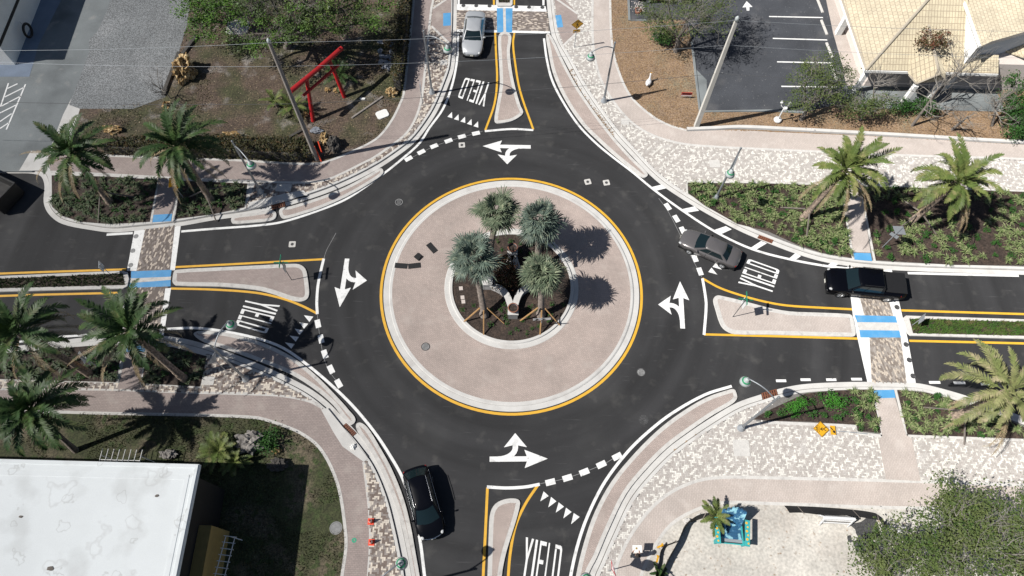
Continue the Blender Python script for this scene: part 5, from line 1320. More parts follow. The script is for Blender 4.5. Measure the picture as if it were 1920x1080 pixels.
# ------------------------------------------------------------------ cars
def car(label, cat, center, head, pm, body, cab, wheels, W, kind='sedan', name='parked_car', extras=None, k=1.0):
    """body: stations (x, half width, z bottom, z shoulder, z top); cab: dict; local +x is the front"""
    t = thing(name, label, cat, (center[0], center[1], .008), head); t.scale = (k,k,k)
    b = MB(); rows = []
    for x, w, zb, zs, zt in body:
        h = [(w*.86, zb), (w*.97, zb+.10), (w, zb+(zs-zb)*.55), (w*.985, zs-.05), (w*.94, zs), (w*.80, zs+(zt-zs)*.6), (w*.45, zt), (0, zt+.012)]
        rows.append([Vector((x, y, z)) for y, z in h] + [Vector((x, -y, z)) for y, z in h[-2::-1]])
    n = len(rows[0]); vs = [v for r in rows for v in r]; fs = []
    for i in range(len(rows)-1):
        for k in range(n-1): fs.append((i*n+k, i*n+k+1, (i+1)*n+k+1, (i+1)*n+k))
    b.add(vs, fs, 0, True)
    b.add(rows[0], [tuple(range(n))]); b.add(rows[-1], [tuple(range(n-1,-1,-1))])
    bd = b.build('body', MT[pm], t)
    # dark sills / underbody
    b = MB(); x0, x1 = body[0][0]*.96, body[-1][0]*.96; b.box(((x0+x1)/2, 0, .27), (abs(x1-x0), W*.84, .2)); b.build('underbody', MT['black'], t)
    # cabin
    def ringpts(xf, xr, w, bf, br, z):
        P = [Vector((xf + bf*(1-(y/w)**2), y, z)) for y in [w-2*w*i/6 for i in range(7)]]
        P += [Vector((xf+(xr-xf)*u, -w, z)) for u in (.2,.4,.6,.8)]
        P += [Vector((xr - br*(1-(y/w)**2), y, z)) for y in [-w+2*w*i/6 for i in range(7)]]
        P += [Vector((xr+(xf-xr)*u, w, z)) for u in (.2,.4,.6,.8)]
        return P
    A = ringpts(cab['xf'], cab['xr'], cab['wb'], cab['bf'], cab['br'], cab['zb'])
    Bt = ringpts(cab['rf'], cab['rr'], cab['wr'], cab['bf']*.5, cab['br']*.5, cab['zr']-.07)
    D = ringpts(cab['rf']-.12, cab['rr']+.12, cab['wr']-.12, cab['bf']*.4, cab['br']*.4, cab['zr']-.015)
    N = len(A); b = MB(); cm = (cab['rf']+cab['rr'])/2
    vs = A+Bt+D+[Vector((cm, 0, cab['zr']+.012))]
    fs = [(i, i+N, (i+1) % N+N, (i+1) % N) for i in range(N)] + [(i+N, i+2*N, (i+1) % N+2*N, (i+1) % N+N) for i in range(N)] + [(i+2*N, 3*N, (i+1) % N+2*N) for i in range(N)]
    b.add(vs, fs, 0, False)
    for i in range(N, 2*N): pass
    b.sm = [k >= N for k in range(len(fs))]
    b.build('roof', MT[pm], t)
    def pane(nm, idx, t0, t1, cut0=0, cut1=0, m='glass'):
        pb = MB(); lo = []; hi = []
        ctr = Vector((cm, 0, cab['zb']))
        for j, i in enumerate(idx):
            a, c = A[i % N], Bt[i % N]; nr = Vector((a.x-cm if nm in ('windshield','rear_window') else 0, 0 if nm in ('windshield','rear_window') else a.y, .35)).normalized()
            lo.append(a*(1-t0)+c*t0+nr*.012); hi.append(a*(1-t1)+c*t1+nr*.012)
        if cut0: lo[0] = lo[0]*(1-cut0)+lo[1]*cut0; hi[0] = hi[0]*(1-cut0)+hi[1]*cut0
        if cut1: lo[-1] = lo[-1]*(1-cut1)+lo[-2]*cut1; hi[-1] = hi[-1]*(1-cut1)+hi[-2]*cut1
        k = len(lo); pb.add(lo+hi, [(i, k+i, k+i+1, i+1) for i in range(k-1)], 0, True)
        return pb.build(nm, MT[m], t)
    pane('windshield', range(0,7), .04, .94, .25, .25); pane('rear_window', range(11,18), .06, .92, .25, .25)
    s1, s2 = cab.get('split', (3, 3))
    pane('side_window', [6,7,8], .14, .90, .45, .06); pane('side_window', [8,9,10,11], .14, .90, .06, .5)
    pane('side_window', [17,18,19,20], .14, .90, .5, .06); pane('side_window', [20,21,22], .14, .90, .06, .45)
    for sx, rad in wheels:
        for s in (-1, 1):
            Mx = Matrix.Rotation(radians(-90*s), 3, 'X'); y = s*(W/2-.11)
            q = MB(); q.lathe([(0,-.10),(rad*.9,-.10),(rad,-.07),(rad,.085),(rad*.93,.115),(rad*.66,.115)], (sx, y, rad), 24, M=Mx); w = q.build('wheel', MT['tyre'], t)
            q = MB(); q.lathe([(rad*.68,.117),(rad*.62,.09),(rad*.22,.10),(rad*.16,.125),(0,.125)], (sx, y, rad), 20, M=Mx)
            for k in range(5):
                a = 2*pi*k/5; c = Mx @ Vector((cos(a)*rad*.42, sin(a)*rad*.42, .115)) + Vector((sx, y, rad)); q.box(c, (.10,.03,.03), M=Matrix.Rotation(-a*s, 3, 'Y'))
            q.build('rim', MT['rim'], w)
            q = MB(); arc = [Vector((sx+cos(a)*(rad+.045), y+s*.105, rad+sin(a)*(rad+.045))) for a in [pi*k/12 for k in range(13)]]; q.tube(arc, .035, 5); q.build('arch', MT['black'], t)
    xf, wf, zbf, zsf, ztf = body[-1]; xr, wr_, zbr, zsr, ztr = body[0]
    for s in (-1, 1):
        hq = body[-3]; q = MB(); q.blob((hq[0]+.02, s*hq[1]*.84, hq[3]-.05), .19, 0, 3, 0, 1, 2, (1.0,.6,.40)); q.build('headlight', MT['lens'], t)
        q = MB(); q.blob((body[2][0]+.02, s*body[2][1]*.90, body[2][3]-.09), .15, 0, 3, 0, 1, 2, (.7,.6,.7)); q.build('taillight', MT['tail'], t)
        q = MB(); q.blob((cab['xf']-.28, s*(cab['wb']+.16), cab['zb']+.10), .12, 0, 2, 0, 1, 2, (.55,1,.7)); q.box((cab['xf']-.28, s*(cab['wb']+.05), cab['zb']+.05), (.05,.16,.04)); q.build('mirror', MT[pm if kind != 'truck' else 'black'], t)
    q = MB(); q.box((xf+.012, 0, (zbf+zsf)/2-.02), (.03, wf*1.0, .16)); q.build('grille', MT['black'], t)
    q = MB(); q.box((xf+.035, 0, zbf+.10), (.02,.31,.15)); q.build('licence_plate', MT['plate'], t)
    q = MB(); q.box((xr-.02, 0, (zbr+zsr)/2+.02), (.02,.31,.15)); q.build('licence_plate', MT['plate'], t)
    for x in cab.get('seams', ()):
        for s in (-1, 1):
            q = MB(); q.box((x, s*(W/2-.012), .66), (.014,.03,.62)); q.build('door_seam', MT['black'], t)
            q = MB(); q.box((x-.18 if x < cab['xf']-.5 else x-.16, s*(W/2+.0), .82), (.17,.05,.035)); q.build('door_handle', MT[pm], t)
    if extras: extras(t)
    return t
SED = [(-2.48,.46,.44,.70,.76),(-2.44,.66,.40,.78,.86),(-2.34,.79,.34,.87,.97),(-2.1,.87,.30,.93,1.03),(-1.5,.92,.26,.95,1.06),(-.5,.93,.24,.94,1.0),(.5,.93,.24,.93,1.0),(1.1,.92,.25,.92,1.02),(1.6,.91,.27,.88,.97),(2.0,.86,.30,.81,.89),(2.25,.77,.33,.73,.80),(2.40,.63,.36,.66,.72),(2.47,.42,.40,.58,.62)]
SCAB = dict(xf=1.15, xr=-1.62, wb=.84, bf=.22, br=.16, zb=.95, rf=.30, rr=-1.0, wr=.62, zr=1.44, seams=(.15,-.85))
ga = g(883,107,.3); gb = g(891,22,.8); hd = (ga-gb); hd.z = 0; hd.normalize(); cpos = g(884.5,108,.2) - hd*2.42
def silver_extra(t):
    b = MB(); b.tube([(-.95,0,1.44),(-1.02,0,1.52)], .012, 5); b.build('antenna', MT['black'], t)
car('silver sedan driving toward the roundabout over the upper crosswalk', 'car', cpos, atan2(hd.y, hd.x), 'car_silver', SED, SCAB, ((1.45,.33),(-1.37,.33)), 1.87, name='silver_sedan', extras=silver_extra)
wf, wr_ = g(1289.5,472,.33), g(1354,499.6,.33); hd = (wf-wr_); hd.z = 0; wl = hd.length; hd.normalize(); mid = (wf+wr_)/2; cpos = mid + Vector((hd.y, -hd.x, 0))*.88 - hd*.02
car('metallic grey sedan entering the roundabout from the right over the YIELD teeth', 'car', cpos, atan2(hd.y, hd.x), 'car_grey', SED, SCAB, ((1.40,.33),(-1.40,.33)), 1.87, name='grey_sedan', k=.93)
TRK = [(-2.78,.80,.50,.95,1.22),(-2.72,.92,.42,1.0,1.28),(-2.4,.98,.38,1.05,1.31),(-1.2,1.0,.36,1.06,1.31),(-.9,1.0,.36,1.04,1.24),(.6,1.0,.36,1.04,1.18),(1.3,.99,.36,1.05,1.17),(2.0,.97,.38,1.03,1.14),(2.5,.93,.40,.98,1.08),(2.68,.86,.42,.88,.98),(2.76,.74,.46,.80,.86)]
TCAB = dict(xf=1.42, xr=-1.12, wb=.90, bf=.14, br=.02, zb=1.08, rf=.72, rr=-.98, wr=.76, zr=1.80, seams=(.45,-.5))
wf, wr_ = g(1573,553,.38), g(1665.7,562,.38); hd = (wf-wr_); hd.z = 0; hd.normalize(); mid = (wf+wr_)/2; cpos = mid + Vector((hd.y, -hd.x, 0))*.95 - hd*.0
def truck_extra(t):
    b = MB(); b.box((-1.95,0,1.325), (1.5,1.66,.03)); b.build('bed_cover', MT['black'], t)
    b = MB(); b.box((2.70,0,.78), (.1,.9,.05)); b.box((2.72,0,.62), (.08,1.6,.07)); b.build('bumper', MT['chrome'], t)
    for s in (-1,1):
        b = MB(); b.tube([(.55,s*.73,1.84),(-.9,s*.73,1.84)], .022, 6); b.build('roof_rail', MT['black'], t)
car('black pickup truck crossing the right hand crosswalk toward the roundabout', 'truck', cpos, atan2(hd.y, hd.x), 'car_black', TRK, TCAB, ((1.68,.39),(-1.66,.39)), 1.98, 'truck', 'black_pickup', truck_extra)
SUV = [(-2.40,.48,.48,.86,.96),(-2.36,.68,.44,.94,1.02),(-2.26,.82,.38,.98,1.06),(-1.95,.91,.32,1.02,1.08),(-1.2,.94,.29,1.03,1.08),(0,.94,.28,1.02,1.06),(.8,.94,.28,1.01,1.08),(1.35,.92,.30,.98,1.08),(1.75,.87,.33,.93,1.01),(2.05,.78,.36,.84,.91),(2.24,.64,.40,.74,.79),(2.34,.44,.44,.65,.69)]
UCAB = dict(xf=1.25, xr=-2.12, wb=.83, bf=.28, br=.16, zb=1.02, rf=.38, rr=-1.5, wr=.60, zr=1.66, seams=(.25,-.8))
rc, fc = g(779,884,.8), g(811,1003,.6); hd = (fc-rc); hd.z = 0; hd.normalize(); cpos = (rc+fc)/2
def suv_extra(t):
    for s in (-1,1):
        b = MB(); b.tube([(.25,s*.60,1.68),(-.6,s*.61,1.70),(-1.5,s*.60,1.67)], .02, 6); b.build('roof_rail', MT['chrome'], t)
        b = MB(); b.tube([(1.0,s*.885,1.06),(0,s*.875,1.07),(-1.9,s*.875,1.09)], .013, 5); b.build('window_trim', MT['chrome'], t)
    b = MB(); b.tube([(2.18,.66,.74),(2.30,.4,.70),(2.36,0,.69),(2.30,-.4,.70),(2.18,-.66,.74)], .035, 6); b.build('grille_trim', MT['chrome'], t)
car('black sport utility car leaving the roundabout along the lower left kerb', 'car', cpos, atan2(hd.y, hd.x), 'car_black', SUV, UCAB, ((1.42,.36),(-1.38,.36)), 1.88, name='black_suv', extras=suv_extra, k=.95)
cpos = g(1243,-6,.14)
t = car('dark red car parked under the oak at the upper edge of the parking lot', 'car', cpos, radians(180), 'car_red', SED, SCAB, ((1.45,.33),(-1.37,.33)), 1.87, name='red_car'); t.location.z = .14
# open topped black box trailer at the left edge
A_, B_, C_ = g(-8,326,1.5), g(28,343,1.5), g(10,396,1.5)
t = thing('dumpster', 'open topped black steel dumpster at the left edge of the road', 'dumpster', (B_.x, B_.y, .01))
sx_ = (A_-B_); sx_.z = 0; sx_.normalize(); sy_ = Vector((-sx_.y, sx_.x, 0)); sy_ = sy_ if sy_.dot(C_-B_) > 0 else -sy_; LY = (C_-B_).dot(sy_); LX = 4.2
Mx = Matrix((sx_, sy_, Vector((0,0,1)))).transposed()
P_ = lambda x, y, z: Mx @ Vector((x, y, z))
for c, d in (((LX/2,.05,.85),(LX,.1,1.3)), ((LX/2,LY-.05,.85),(LX,.1,1.3)), ((.05,LY/2,.85),(.1,LY-.2,1.3)), ((LX-.05,LY/2,.85),(.1,LY-.2,1.3))):
    b = MB(); b.box(P_(*c), d, M=Mx); b.build('side_wall', MT['dumpster'], t)
b = MB(); b.box(P_(LX/2,LY/2,.25), (LX-.2,LY-.2,.1), M=Mx); b.build('floor', MT['dumpster'], t)
b = MB(); b.tube([P_(0,0,1.5),P_(LX,0,1.5),P_(LX,LY,1.5),P_(0,LY,1.5),P_(0,0,1.5)], .05, 6, 0, False); b.build('rim', MT['dumpster'], t)
for x in (.6, LX-.6):
    for y in (.35, LY-.35):
        b = MB(); b.lathe([(0,-.06),(.13,-.06),(.13,.06),(0,.06)], P_(x,y,.13), 12, M=Matrix.Rotation(pi/2,3,'X')); b.build('wheel', MT['tyre'], t)

# ------------------------------------------------------------------ central island furniture
wc = Vector((CX, CY, .19))
pN, pS, pW, pE = g(961,474,.6), g(962,586,.6), g(914,531,.6), g(1006,531,.6)
for p_ in (pN, pS, pW, pE): p_.z = .19
ctr = (pN+pS+pW+pE)/4
t = thing('garden_wall', 'low star shaped stone garden wall with four curved arms on the central island', 'wall', ctr)
def arcw(a, c):
    m = (a+c)/2; m = m*.66 + ctr*.34; return smooth([a, m, c], 10)
for a, c in ((pW,pS),(pS,pE),(pE,pN),(pN,pW)):
    pts = [Vector((p.x-ctr.x, p.y-ctr.y, 0)) for p in arcw(a, c)]
    b = MB(); b.bar(pts, .36, -.05, .52); w = b.build('wall_arm', MT['stone_block'], t)
    b = MB(); b.bar(pts, .44, .52, .58); b.build('coping', MT['concrete'], w)
for p_ in (pN, pS, pW, pE):
    b = MB(); b.box((p_.x-ctr.x, p_.y-ctr.y, .38), (.66,.66,.86)); pr = b.build('pier', MT['stone_block'], t)
    b = MB(); b.box((p_.x-ctr.x, p_.y-ctr.y, .85), (.76,.76,.09)); b.build('pier_cap', MT['concrete'], pr)
for p_, lab in ((pN,'round dark glazed pot on the rear pier of the star shaped wall'), (pS,'round dark glazed pot with rusty rim on the front pier of the star shaped wall')):
    t = thing('flower_pot', lab, 'pot', (p_.x, p_.y, 1.085)); b = MB()
    b.lathe([(0,0),(.22,0),(.30,.12),(.36,.34),(.31,.34),(.28,.26)], (0,0,0), 20); b.build('pot', MT['pot'], t)
    b = MB(); b.lathe([(.36,.335),(.385,.36),(.36,.385),(.31,.37)], (0,0,0), 20); b.build('rim', MT['pot_rim'], t)
    b = MB(); b.lathe([(.30,.27),(.0,.29)], (0,0,0), 20); b.build('soil', MT['soil'], t)
for k, (px, py) in enumerate(((864,541),(867,558),(868.5,566))):
    q = [(px-3.6,py-3.2),(px+3.4,py-3.6),(px+4.2,py+3),(px-2.8,py+3.6)]
    o = MB().slab([v - g(px,py,.2) for v in G(q,.2)], 0, .05).build('stepping_stone', MT['plaster_pink'], None, None, g(px,py,.19))
    tag(o, ['pale square stepping stone farthest from the front in the central island soil','pale stepping stone in the middle of the row on the central island soil','pale stepping stone nearest the front of the central island soil'][k], 'stepping stone')
for px, py, an, lab, k in ((810,465,-.85,'black rectangular mat lying farthest right on the paved apron',0), (784.5,482,-.7,'smaller folded black mat between the others on the paved apron',1), (752,498.5,-.06,'leftmost black rectangular mat on the paved apron',0), (777,498.5,.16,'black rectangular mat touching the leftmost one on the paved apron',0)):
    b = MB()
    if k == 0: b.box((0,0,.02), (.92,.42,.04))
    else: b.box((0,0,.05), (.5,.45,.1)); b.box((.03,-.02,.125), (.36,.4,.05), rz=.15)
    o = b.build('rubber_mat', MT['black'], None, None, g(px,py,.098)); o.rotation_euler = (0,0,an); tag(o, lab, 'mat')

# ------------------------------------------------------------------ covers, grates, road studs
def cover_round(px, py, r, m, m2, z, label):
    t = thing('manhole_cover', label, 'manhole cover', g(px,py,z)); b = MB(); b.lathe([(0,.012),(r*.8,.012),(r*.82,.0)], (0,0,0), 24, 0, False); b.build('lid', MT[m], t)
    b = MB(); b.lathe([(r*.84,.002),(r*.86,.014),(r,.014),(r,0)], (0,0,0), 24, 0, False); b.build('frame', MT[m2], t)
    b = MB()
    for k in range(5): b.box((0,(k-2)*r*.28,.014), (r*1.1,r*.09,.008))
    b.build('lid_pattern', MT[m2], t)
cover_round(748,379,.30,'asphalt','iron_pale',.004,'faint round manhole cover in the circulating lane, upper left')
cover_round(1202,698,.31,'iron_pale','iron',.004,'round iron manhole cover in the lane right of the island, upper of two')
cover_round(1207,787,.33,'iron','iron',.004,'dark round iron manhole cover in the lane lower right of the island')
cover_round(798,650,.31,'iron_pale','iron',.098,'round cover set in the paved apron of the central island')
cover_round(630,990,.40,'iron_pale','iron_pale',.135,'grey round utility cover in the lawn strip beside the sidewalk')
def valvebox(px, py, a, label, s=.52):
    t = thing('valve_cover', label, 'utility cover', g(px,py,.004), a); b = MB()
    b.slab([Vector((x*s/2*.98, y*s/2*.98, 0)) for x, y in ((-1,-.8),(-.8,-1),(.8,-1),(1,-.8),(1,.8),(.8,1),(-.8,1),(-1,.8))], 0, .012); b.build('collar', MT['stripe'], t)
    b = MB(); b.lathe([(0,.018),(.12,.018),(.12,.012)], (0,0,0), 16, 0, False); b.build('lid', MT['iron'], t)
valvebox(548,458,.05,'square concrete valve cover in the left exit lane'); valvebox(866,272,.1,'square concrete valve cover near the upper turn arrow')
valvebox(1102,341,.25,'left one of two square valve covers above the right side of the island'); valvebox(1137,342.5,.2,'right one of two square valve covers above the right side of the island')
def grate(px, label, n=7):
    w = G(px, .02); t = thing('storm_grate', label, 'drain grate', w[0]); a = w[1]-w[0]; c = w[3]-w[0]
    b = MB(); b.slab([Vector((0,0,0)), a, a+c, c], -.015, .0); b.build('drain_pit_shade', MT['black'], t)  # thin black sheet stands in for the shade below the bars
    for k in range(n):
        b = MB(); b.bar([a*((k+.5)/n), a*((k+.5)/n)+c], a.length/n*.55, .0, .03); b.build('bar', MT['grate'], t)
    for q in (0,.5,1): b = MB(); b.bar([c*q, c*q+a], .05, .001, .034); b.build('cross_bar', MT['grate'], t)
grate([(1423,441),(1450,451),(1446,456),(1420,446)], 'rusty red storm grate in the gutter above the hatched bars')
grate([(1427,738),(1456,730),(1459,741),(1430,750)], 'rusty red storm grate in the gutter by the lower right street lamp')
grate([(648,794),(668,813),(662,818),(642,799)], 'brick red storm grate at the gap between the two lower left kerbed islands')
grate([(508,385),(534,378),(536,386),(510,393)], 'brown storm grate under the slot inlet at the upper left kerb')
b = MB(); b.bar(G([(463,394),(520,379),(575,368)], .01), .10, .006, .10); b.build('inlet_slot_shade', MT['black'], None, 'structure')  # solid black bar stands in for the shade inside the slot opening
b = MB(); b.bar(G([(607,764),(652,810),(690,857)], .01), .09, .006, .10); b.build('inlet_slot_shade', MT['black'], None, 'structure')
b = MB(); b.slab(G([(463,393),(540,373),(577,366),(569,357),(530,364),(466,380)], .13), .13, .150); b.build('inlet_slab', MT['concrete'], None, 'structure')
for k, (px, py, z) in enumerate(((1682,576,.012),(1699,646,.012),(1705,675,.012),(1712,705,.012),(255,443,.012),(249,470,.012),(245,497,.012),(869,10.5,.012),(893,10.8,.012),(918,11.2,.012),(968,13,.012),(992,13.5,.012),(1017,14,.012))):
    b = MB(); b.lathe([(0,.014),(.15,.012),(.19,0)], (0,0,0), 16, 0, False); o = b.build('road_stud', MT['iron' if px > 600 else 'iron_pale'], None, None, g(px,py,z))
    tag(o, 'dark round stud in the outer white band of the ' + ('right' if px > 1600 else 'left' if px < 300 else 'upper') + ' crosswalk', 'road stud', 'round studs along the ' + ('right' if px > 1600 else 'left' if px < 300 else 'upper') + ' crosswalk')
for nm, px, py, sx_, sy_, lab in (('utility_pad',1390,840,.9,.9,'pale square utility pad among the lower right pavers'),('utility_pad',1172,228,.55,.55,'round beige cover in the verge near the right curve'),('utility_pad',1340,307,.7,.6,'pale square utility pad in the right verge above the bed'),('utility_pad',390,714,.7,.5,'pale utility box lid in the paving by the lower left bed'),('utility_pad',532,352,1.0,.6,'pale concrete pad in the verge crossed by palm shadow'),('utility_pad',832,117,.5,.5,'pale square pad in the verge beside the upper lamp')):
    b = MB()
    b.slab([Vector((x*sx_*.6, y*sy_*.6, 0)) for x, y in ((-1,-.9),(-.9,-1),(.9,-1),(1,-.9),(1,.9),(.9,1),(-.9,1),(-1,.9))], 0, .016)
    o = b.build(nm, MT['stripe'], None, None, g(px,py,.145)); tag(o, lab, 'utility pad')
for px, py, lab, dx, dy in ((717,215,'white rounded plastic lid lying on the bare ground by the sidewalk curve',1.0,.8),(511,263,'small white box lid on the lawn beside the low hedge',.55,.4),(680,186,'small white box lid on the ground in front of the red gate',.45,.18),(446,52,'grey concrete slab with a pale lid under the bright green tree',1.9,1.7)):
    b = MB(); c = [Vector((x*dx/2, y*dy/2, 0)) for x, y in ((-1,-.7),(-.7,-1),(.7,-1),(1,-.7),(1,.7),(.7,1),(-.7,1),(-1,.7))]
    b.slab(c, 0, .10); o = b.build('access_cover', MT['plaster' if dx < 1.5 else 'stripe'], None, None, g(px,py,.13)); o.rotation_euler = (0,0,.5 if px == 717 else 0); tag(o, lab, 'access cover')
# wheel stops
for px, py, lab in ((1537,11,'white wheel stop in the parking bay nearest the picture top'),(1545,52,'white wheel stop in the second parking bay from the top'),(1555,95,'white wheel stop in the third parking bay from the top'),(1564,138,'white wheel stop in the parking bay behind the olive oak')):
    b = MB(); b.slab([Vector((x, y, 0)) for x, y in ((-.10,-.9),(.10,-.9),(.10,.9),(-.10,.9))], 0, .09); b.slab([Vector((x, y, 0)) for x, y in ((-.06,-.86),(.06,-.86),(.06,.86),(-.06,.86))], .09, .13)
    o = b.build('wheel_stop', MT['stripe'], None, None, g(px,py,.14)); o.rotation_euler = (0,0,.12); tag(o, lab, 'wheel stop', 'wheel stops in the parking lot')

# ------------------------------------------------------------------ yard objects, north-west
t = thing('torii_gate', 'bright red wooden gate with two legs and two crossbeams on the bare yard', 'gate', g(616,204,GZ)); o = t.location
la, lb = g(587,227,GZ)-o, g(646,182,GZ)-o
ua, ub = g(545,171,3.9)-o, g(641,90,3.9)-o
ma, mb_ = g(569,179,3.0)-o, g(635,122,3.0)-o
pa = ua*.68+ub*.32; pb = ua*.27+ub*.73
pa = ua + (ub-ua)*.30; pb = ua + (ub-ua)*.74
for a, c in ((la, pa), (lb, pb)):
    b = MB(); b.tube([a-Vector((0,0,.1)), a*.5+c*.5, c], [.17,.155,.14], 14); b.build('leg', MT['red'], t)
b = MB(); b.tube([ua, (ua+ub)/2-Vector((0,0,.06)), ub], [.19,.18,.19], 14); b.build('top_beam', MT['red'], t)
b = MB(); b.tube([ma, mb_], .12, 12); b.build('tie_beam', MT['red'], t)
def rocks(lst, name='rock'):
    for px, py, r, m, sd_, lab, sq in lst:
        b = MB(); b.blob((0,0,r*.5), r*.95, 0, sd_, .62, 2.4, 4, sq)
        o = b.build(name, MT[m], None, None, g(px,py,GZ)); tag(o, lab, 'rock')
rocks([(350,140,.95,'coral',1,'big golden pitted coral boulder at the corner of the gravel yard',(.85,1.15,1.25)),(434,260,.55,'coral',2,'golden coral rock behind the top of the left street lamp',(1.5,.7,.7)),(726,84,.40,'coral',3,'golden coral rock standing on the slate path, upper end',(.8,.8,1.1)),(735,176,.45,'coral',4,'golden coral rock at the foot of the tall hedge',(1,.8,.9)),(214,246,.5,'coral',5,'golden coral rock beyond the low hedge between the two upper left palms',(1.4,.7,.7)),(611,263,.5,'coral',6,'golden coral rock beside the wooden utility pole base',(.8,1,.9)),(315,203,.42,'coral',7,'brown tan rock at the gravel corner behind the palm',(.8,1.1,.9)),(614,170,.22,'coral',8,'small tan stone near the right leg of the red gate, left one',(1,1,.7)),(632,171,.25,'coral',9,'small tan stone near the right leg of the red gate, right one',(1.1,1,.7)),(575,215,.3,'coral',10,'tan stone at the foot of the left red gate leg',(.7,1,.8)),
       (628,274,.62,'dark_rock',11,'dark boulder beside the utility pole at the hedge end',(.8,1.1,1)),(594,247,.35,'slate',12,'grey slate rock between gate and utility pole',(1.4,.7,.6)),(472,832,.8,'rock',13,'large grey pitted boulder on the dark lawn below the sidewalk',(1.2,.8,.8)),(520,846,.26,'coral',14,'small tan stone block on the dark lawn beside the boulder',(1.1,.7,.8)),(318,853,.4,'rock',15,'grey brown rock in the shade beyond the roof rail',(1.3,.7,.6)),(662,838,.17,'plaster',16,'small white stone lying by the brick red storm grate',(.9,1.1,.8)),(523,872,.5,'dark_rock',17,'dark rock deep in the building shade on the lawn',(1.2,.8,.7)),
       (1288,978,.2,'stripe',18,'pale stone at the bend of the black silt fence',(1.2,.9,.6)),(1310,968,.14,'stripe',19,'small pale stone beside the bright green palm',(1,1,.6))])
for k, (px, py) in enumerate(((714,80),(733,84),(713,96),(735,98),(717,106),(726,107),(735,109),(714,116),(724,117),(733,119),(722,126),(730,129),(737,127))):
    b = MB(); b.blob((0,0,.06), .30, 0, k, .4, 1.6, 2, (1.1,.7,.28)); o = b.build('slate_stone', MT['slate'], None, None, g(px,py,GZ)); o.rotation_euler = (0,0,k*.7); tag(o, 'flat blue grey slate of the stepping path beside the tall hedge', 'stone', 'slates of the stepping path')
def log(a, c, r, label, m='dark_rock', name='timber'):
    A, Cc = g(*a, GZ), g(*c, GZ); t_ = MB(); d = Cc-A; L = d.length; t_.box((L/2,0,r*.8), (L,r*2,r*1.6)); o = t_.build(name, MT[m], None, None, A); o.rotation_euler = (0,0,atan2(d.y,d.x)); tag(o, label, 'timber')
log((307,180),(337,100),.14,'long dark timber edging the gravel yard on its right side'); log((343,104),(369,70),.14,'short dark timber leaning beyond the gravel edge'); log((527,267),(566,246),.10,'dark plank lying beside the low hedge and pole'); 
log((660,222),(718,182),.07,'grey board on the ground in the gate shadow','wood_pole')
t = thing('marker_post', 'orange striped guard leaning at the utility pole base', 'marker', g(603,303,GZ))
for a, c in (((0,0,0),(-.35,.5,1.3)), ((.05,.55,.4),(-.18,1.15,1.1))):
    b = MB(); b.tube([a,c], .06, 6); b.build('tube', MT['orange'], t)
# bare frangipani by the gravel
bare((320,185),(300,165),1.3,'small leafless shrub branching over the gravel corner',41,.05,9,1.1)

# ------------------------------------------------------------------ north-east small things
t = thing('goose_statue', 'white goose lawn figure on the leaf covered ground', 'statue', g(1215,158,GZ))
b = MB(); b.blob((0,0,.24), .30, 0, 1, .05, 1, 3, (1.3,.8,.75)); b.tube([(.25,0,.35),(.36,.02,.6),(.34,.04,.82),(.42,.04,.88)], [.12,.075,.07,.085], 10); b.tube([(-.3,0,.3),(-.55,0,.38)], [.12,.03], 8); b.build('body', MT['white_gloss'], t)
b = MB(); b.tube([(.46,.04,.88),(.60,.045,.85)], [.045,.015], 8); b.build('beak', MT['sign_yellow'], t); t.rotation_euler = (0,0,1.2)
t = thing('yard_sign', 'small dark red and white real estate style sign on the leaf covered ground', 'sign', g(1285,184,GZ))
for x in (-.38,.38): b = MB(); b.tube([(x,0,0),(x,0,.62)], .02, 6); b.build('leg', MT['galv'], t)
b = MB(); b.box((0,0,.48), (.9,.03,.42)); p = b.build('panel', MT['sign_red'], t)
b = MB(); b.box((0,-.018,.32), (.9,.012,.12)); b.build('white_strip', MT['white_gloss'], p)
b = MB(); b.box((0,-.018,.50), (.7,.012,.05)); b.box((0,-.018,.60), (.78,.012,.05)); b.build('dark_strip', MT['black'], p)
t = thing('globe_lamp', 'white garden lamp post with three small arms near the pale kerb', 'garden lamp', g(1457,227,GZ))
b = MB(); b.blob((0,0,.15), .34, 0, 1, .1, 1, 2, (1,1,.6)); b.build('base', MT['white_gloss'], t)
b = MB(); b.tube([(0,0,.2),(0,0,1.8)], .06, 8); b.build('post', MT['white_gloss'], t)
for k in range(3):
    a = k*2.1+.4; b = MB(); b.tube([(0,0,1.6),(.3*cos(a),.3*sin(a),1.7),(.38*cos(a),.38*sin(a),1.95)], .03, 6); b.blob((.38*cos(a),.38*sin(a),2.05), .13, 0, 1, 0, 1, 2); b.build('arm', MT['white_gloss'], t)
t = thing('flower_tub', 'pale flowering pot plant at the small lot corner under the oak', 'pot', g(1196,24,.14)); b = MB(); b.lathe([(.0,0),(.25,0),(.32,.4),(.25,.36)], (0,0,0), 14); b.build('tub', MT['pot_rim'], t)
b = MB(); leaves(b, (0,0,.6), .4,.4,.3, 160, random.Random(3), .14); b.build('flowers', MT['plaster_pink'], t)

